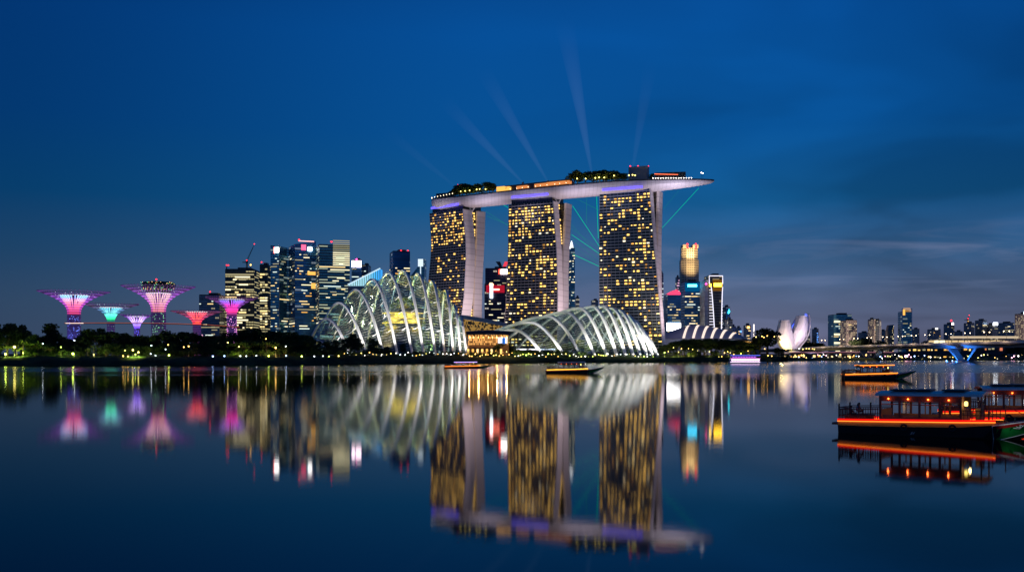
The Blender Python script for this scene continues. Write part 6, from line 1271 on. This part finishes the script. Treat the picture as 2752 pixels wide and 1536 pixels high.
# ------------------------------------------------------------------ two people at the stern of the near boat
M_skin_p = pbr('skin', (.36, .20, .13), .55, var=.05)
def person(label, loc, face, shirt, trouser, hair, lean=0., long_hair=False, parent=None):
    """seated figure: one skinned body, hair and clothes as children"""
    o = thing('person', label, 'person', loc, face, 'people at the stern of the near boat'); V, E, RD = [], [], []
    def add(p, r, prev=None):
        V.append(p); RD.append(r)
        if prev is not None: E.append((prev, len(V) - 1))
        return len(V) - 1
    pel = add((0, 0, .55), .135); wa = add((lean * .25, 0, .72), .125, pel); ch = add((lean * .6, 0, .92), .15, wa); nk = add((lean * .9 + .01, 0, 1.07), .055, ch); hd = add((lean + .03, 0, 1.17), .085, nk); tp = add((lean + .03, 0, 1.29), .08, hd)
    for s in (-1, 1):
        sh = add((lean * .7, s * .19, 1.0), .065, ch); el = add((lean * .7 + .12, s * .25, .76), .045, sh); wr = add((lean * .7 + .34, s * .16, .66), .032, el); pm = add((lean * .7 + .42, s * .14, .65), .038, wr)
        for q in range(4): k1 = add((lean * .7 + .47, s * .14 + (q - 1.5) * .02, .645), .009, pm); add((lean * .7 + .50 + .006 * (q in (1, 2)), s * .14 + (q - 1.5) * .022, .62), .008, k1)
        tb = add((lean * .7 + .43, s * .14 - s * .04, .66), .010, pm); add((lean * .7 + .46, s * .14 - s * .055, .64), .008, tb)
        hp = add((.02, s * .1, .52), .1, pel); kn = add((.44, s * .12, .52), .07, hp); an = add((.46, s * .12, .10), .045, kn); add((.60, s * .13, .05), .04, an)
    me = bpy.data.meshes.new('body'); me.from_pydata(V, E, []); ob = bpy.data.objects.new('body', me); COL.objects.link(ob); ob.parent = o; md = ob.modifiers.new('Skin', 'SKIN'); md.use_smooth_shade = True; sb = ob.modifiers.new('Sub', 'SUBSURF'); sb.levels = sb.render_levels = 1
    for i, r_ in enumerate(RD): me.skin_vertices[0].data[i].radius = (r_, r_)
    me.skin_vertices[0].data[0].use_root = True; me.materials.append(M_skin_p)
    b = MB(); b.lathe([(.15, .56), (.155, .72), (.175, .92), (.16, 1.0), (.07, 1.07)], 14); b.v = [(x + lean * max(0, (z - .55)) * 1.3, y * 1.18, z) for x, y, z in b.v]; 
    for s in (-1, 1): b.tube([(lean * .7, s * .19, 1.0), (lean * .7 + .12, s * .25, .77)], [.085, .065], 8)
    b.build('shirt', shirt, o, True); b = MB()
    for s in (-1, 1): b.tube([(-.03, s * .09, .53), (.44, s * .12, .535), (.47, s * .12, .14)], [.13, .092, .07], 8)
    b.build('trousers', trouser, o, True); b = MB(); b.ball((lean + .015, 0, 1.245), .118, 10, 7, (1, .92, 1))
    if long_hair: b.tube([(lean - .04, 0, 1.25), (lean - .10, 0, 1.05), (lean - .10, 0, .92)], [.10, .10, .06], 8)
    b.build('hair', hair, o, True); b = MB()
    for s in (-1, 1): b.ball((lean + .115, s * .035, 1.20), .012, 6, 4); b.ball((lean + .03, s * .092, 1.18), .02, 6, 4, (1, .5, 1.5))
    b.ball((lean + .122, 0, 1.17), .014, 6, 4, (1, 1, 1.4)); b.box((lean + .112, 0, 1.135), (.012, .045, .01)); b.build('face_features', M_skin_p, o)
    return o
Mw = boat.matrix_basis
hair = pbr('hair_black', (.012, .01, .009), .6)
for k, (x, y, lb, sh, ln, lh, fc) in enumerate(((1.0, -.95, 'person with short dark hair in a dark shirt seated nearest the stern post', pbr('cloth_navy', (.03, .04, .08), .8), .02, False, R(35)), (1.75, -1.1, 'person with bushy dark hair in a pale shirt leaning forward over the stern rail', pbr('cloth_pale', (.48, .44, .50), .8), .10, True, R(10)))):
    p = Mw @ Vector((x, y, strip_z(x) + .12 + .28 * k)); person(lb, p, H_ + fc, sh, pbr('cloth_dark', (.03, .03, .035), .8), hair, ln, lh)
bs = thing('bench_seat', 'slatted bench the two people sit on at the stern of the near boat', 'bench', tuple(Mw @ Vector((1.4, -1.0, strip_z(1) + .05))), H_); MB().box((0, 0, .34), (1.9, .5, .08)).build('seat', M_wood2, bs); MB().box((0, 0, .15), (1.7, .4, .3)).build('base', M_wood, bs)
for px, y in ((22, 952), (48, 952), (358, 953), (374, 953)):
    D = shoreD(px) + 21; lamp('SPOT', (xat(px, D), D, ground_z(px, D) + 2.6), 6000, (.70, 1., .12), (xat(px, D), D, 0), 140, .3, radius=.3, name='lawn_light')
# second-level parts: fittings that belong to a part of their thing
def nest(root, child, parent):
    ps = [c for c in root.children if c.name.split('.')[0] == parent]
    for c in list(root.children):
        if c.name.split('.')[0] == child and ps:
            m = c.matrix_world.copy() if False else None
            p = min(ps, key=lambda q: (np.mean([v.co[:] for v in q.data.vertices], axis=0) - (np.array(c.location) if c.location.length else np.mean([v.co[:] for v in c.data.vertices], axis=0))).__pow__(2).sum())
            c.parent = p
for bt_ in (boat, boat2, b3, b4, b5):
    for ch, pa in (('window_frame', 'header'), ('lamp', 'header'), ('led_edge', 'led_strip'), ('tyre_fender', 'ochre_band'), ('bow_stripe', 'bow_panel'), ('bow_piping', 'bow_panel'), ('bow_emblem', 'bow_panel'), ('roof_panel', 'roof'), ('roof_edge', 'roof'), ('balusters', 'rail'), ('rail_post', 'rail')): nest(bt_, ch, pa)
for o in list(COL.objects):
    if o.parent is None and o.get('category') in ('tower', 'crane'):
        for ch, pa in (('beacon', 'roof'), ('beacon', 'jib'), ('outline_light', 'facade'), ('slat_light', 'facade'), ('lit_louvre', 'facade'), ('corner_fin', 'facade')): nest(o, ch, pa)
    if o.parent is None and o.get('category') == 'indoor mountain': nest(o, 'lit_balcony', 'balcony_slab')
for px in (24, 52, 165, 250, 352, 642, 716, 741):
    D = shoreD(px) + 20; lamp('SPOT', (xat(px, D), D, ground_z(px, D) + .6), 4500, (.70, 1., .16) if px < 600 else (.95, .85, .2), (xat(px, D), D + 9, ground_z(px, D) + 9), 120, .6, radius=.3, name='tree_uplight')
flush_labels()
for o in list(COL.objects):
    if o.type == 'LIGHT' and o.parent is None: o.hide_select = False
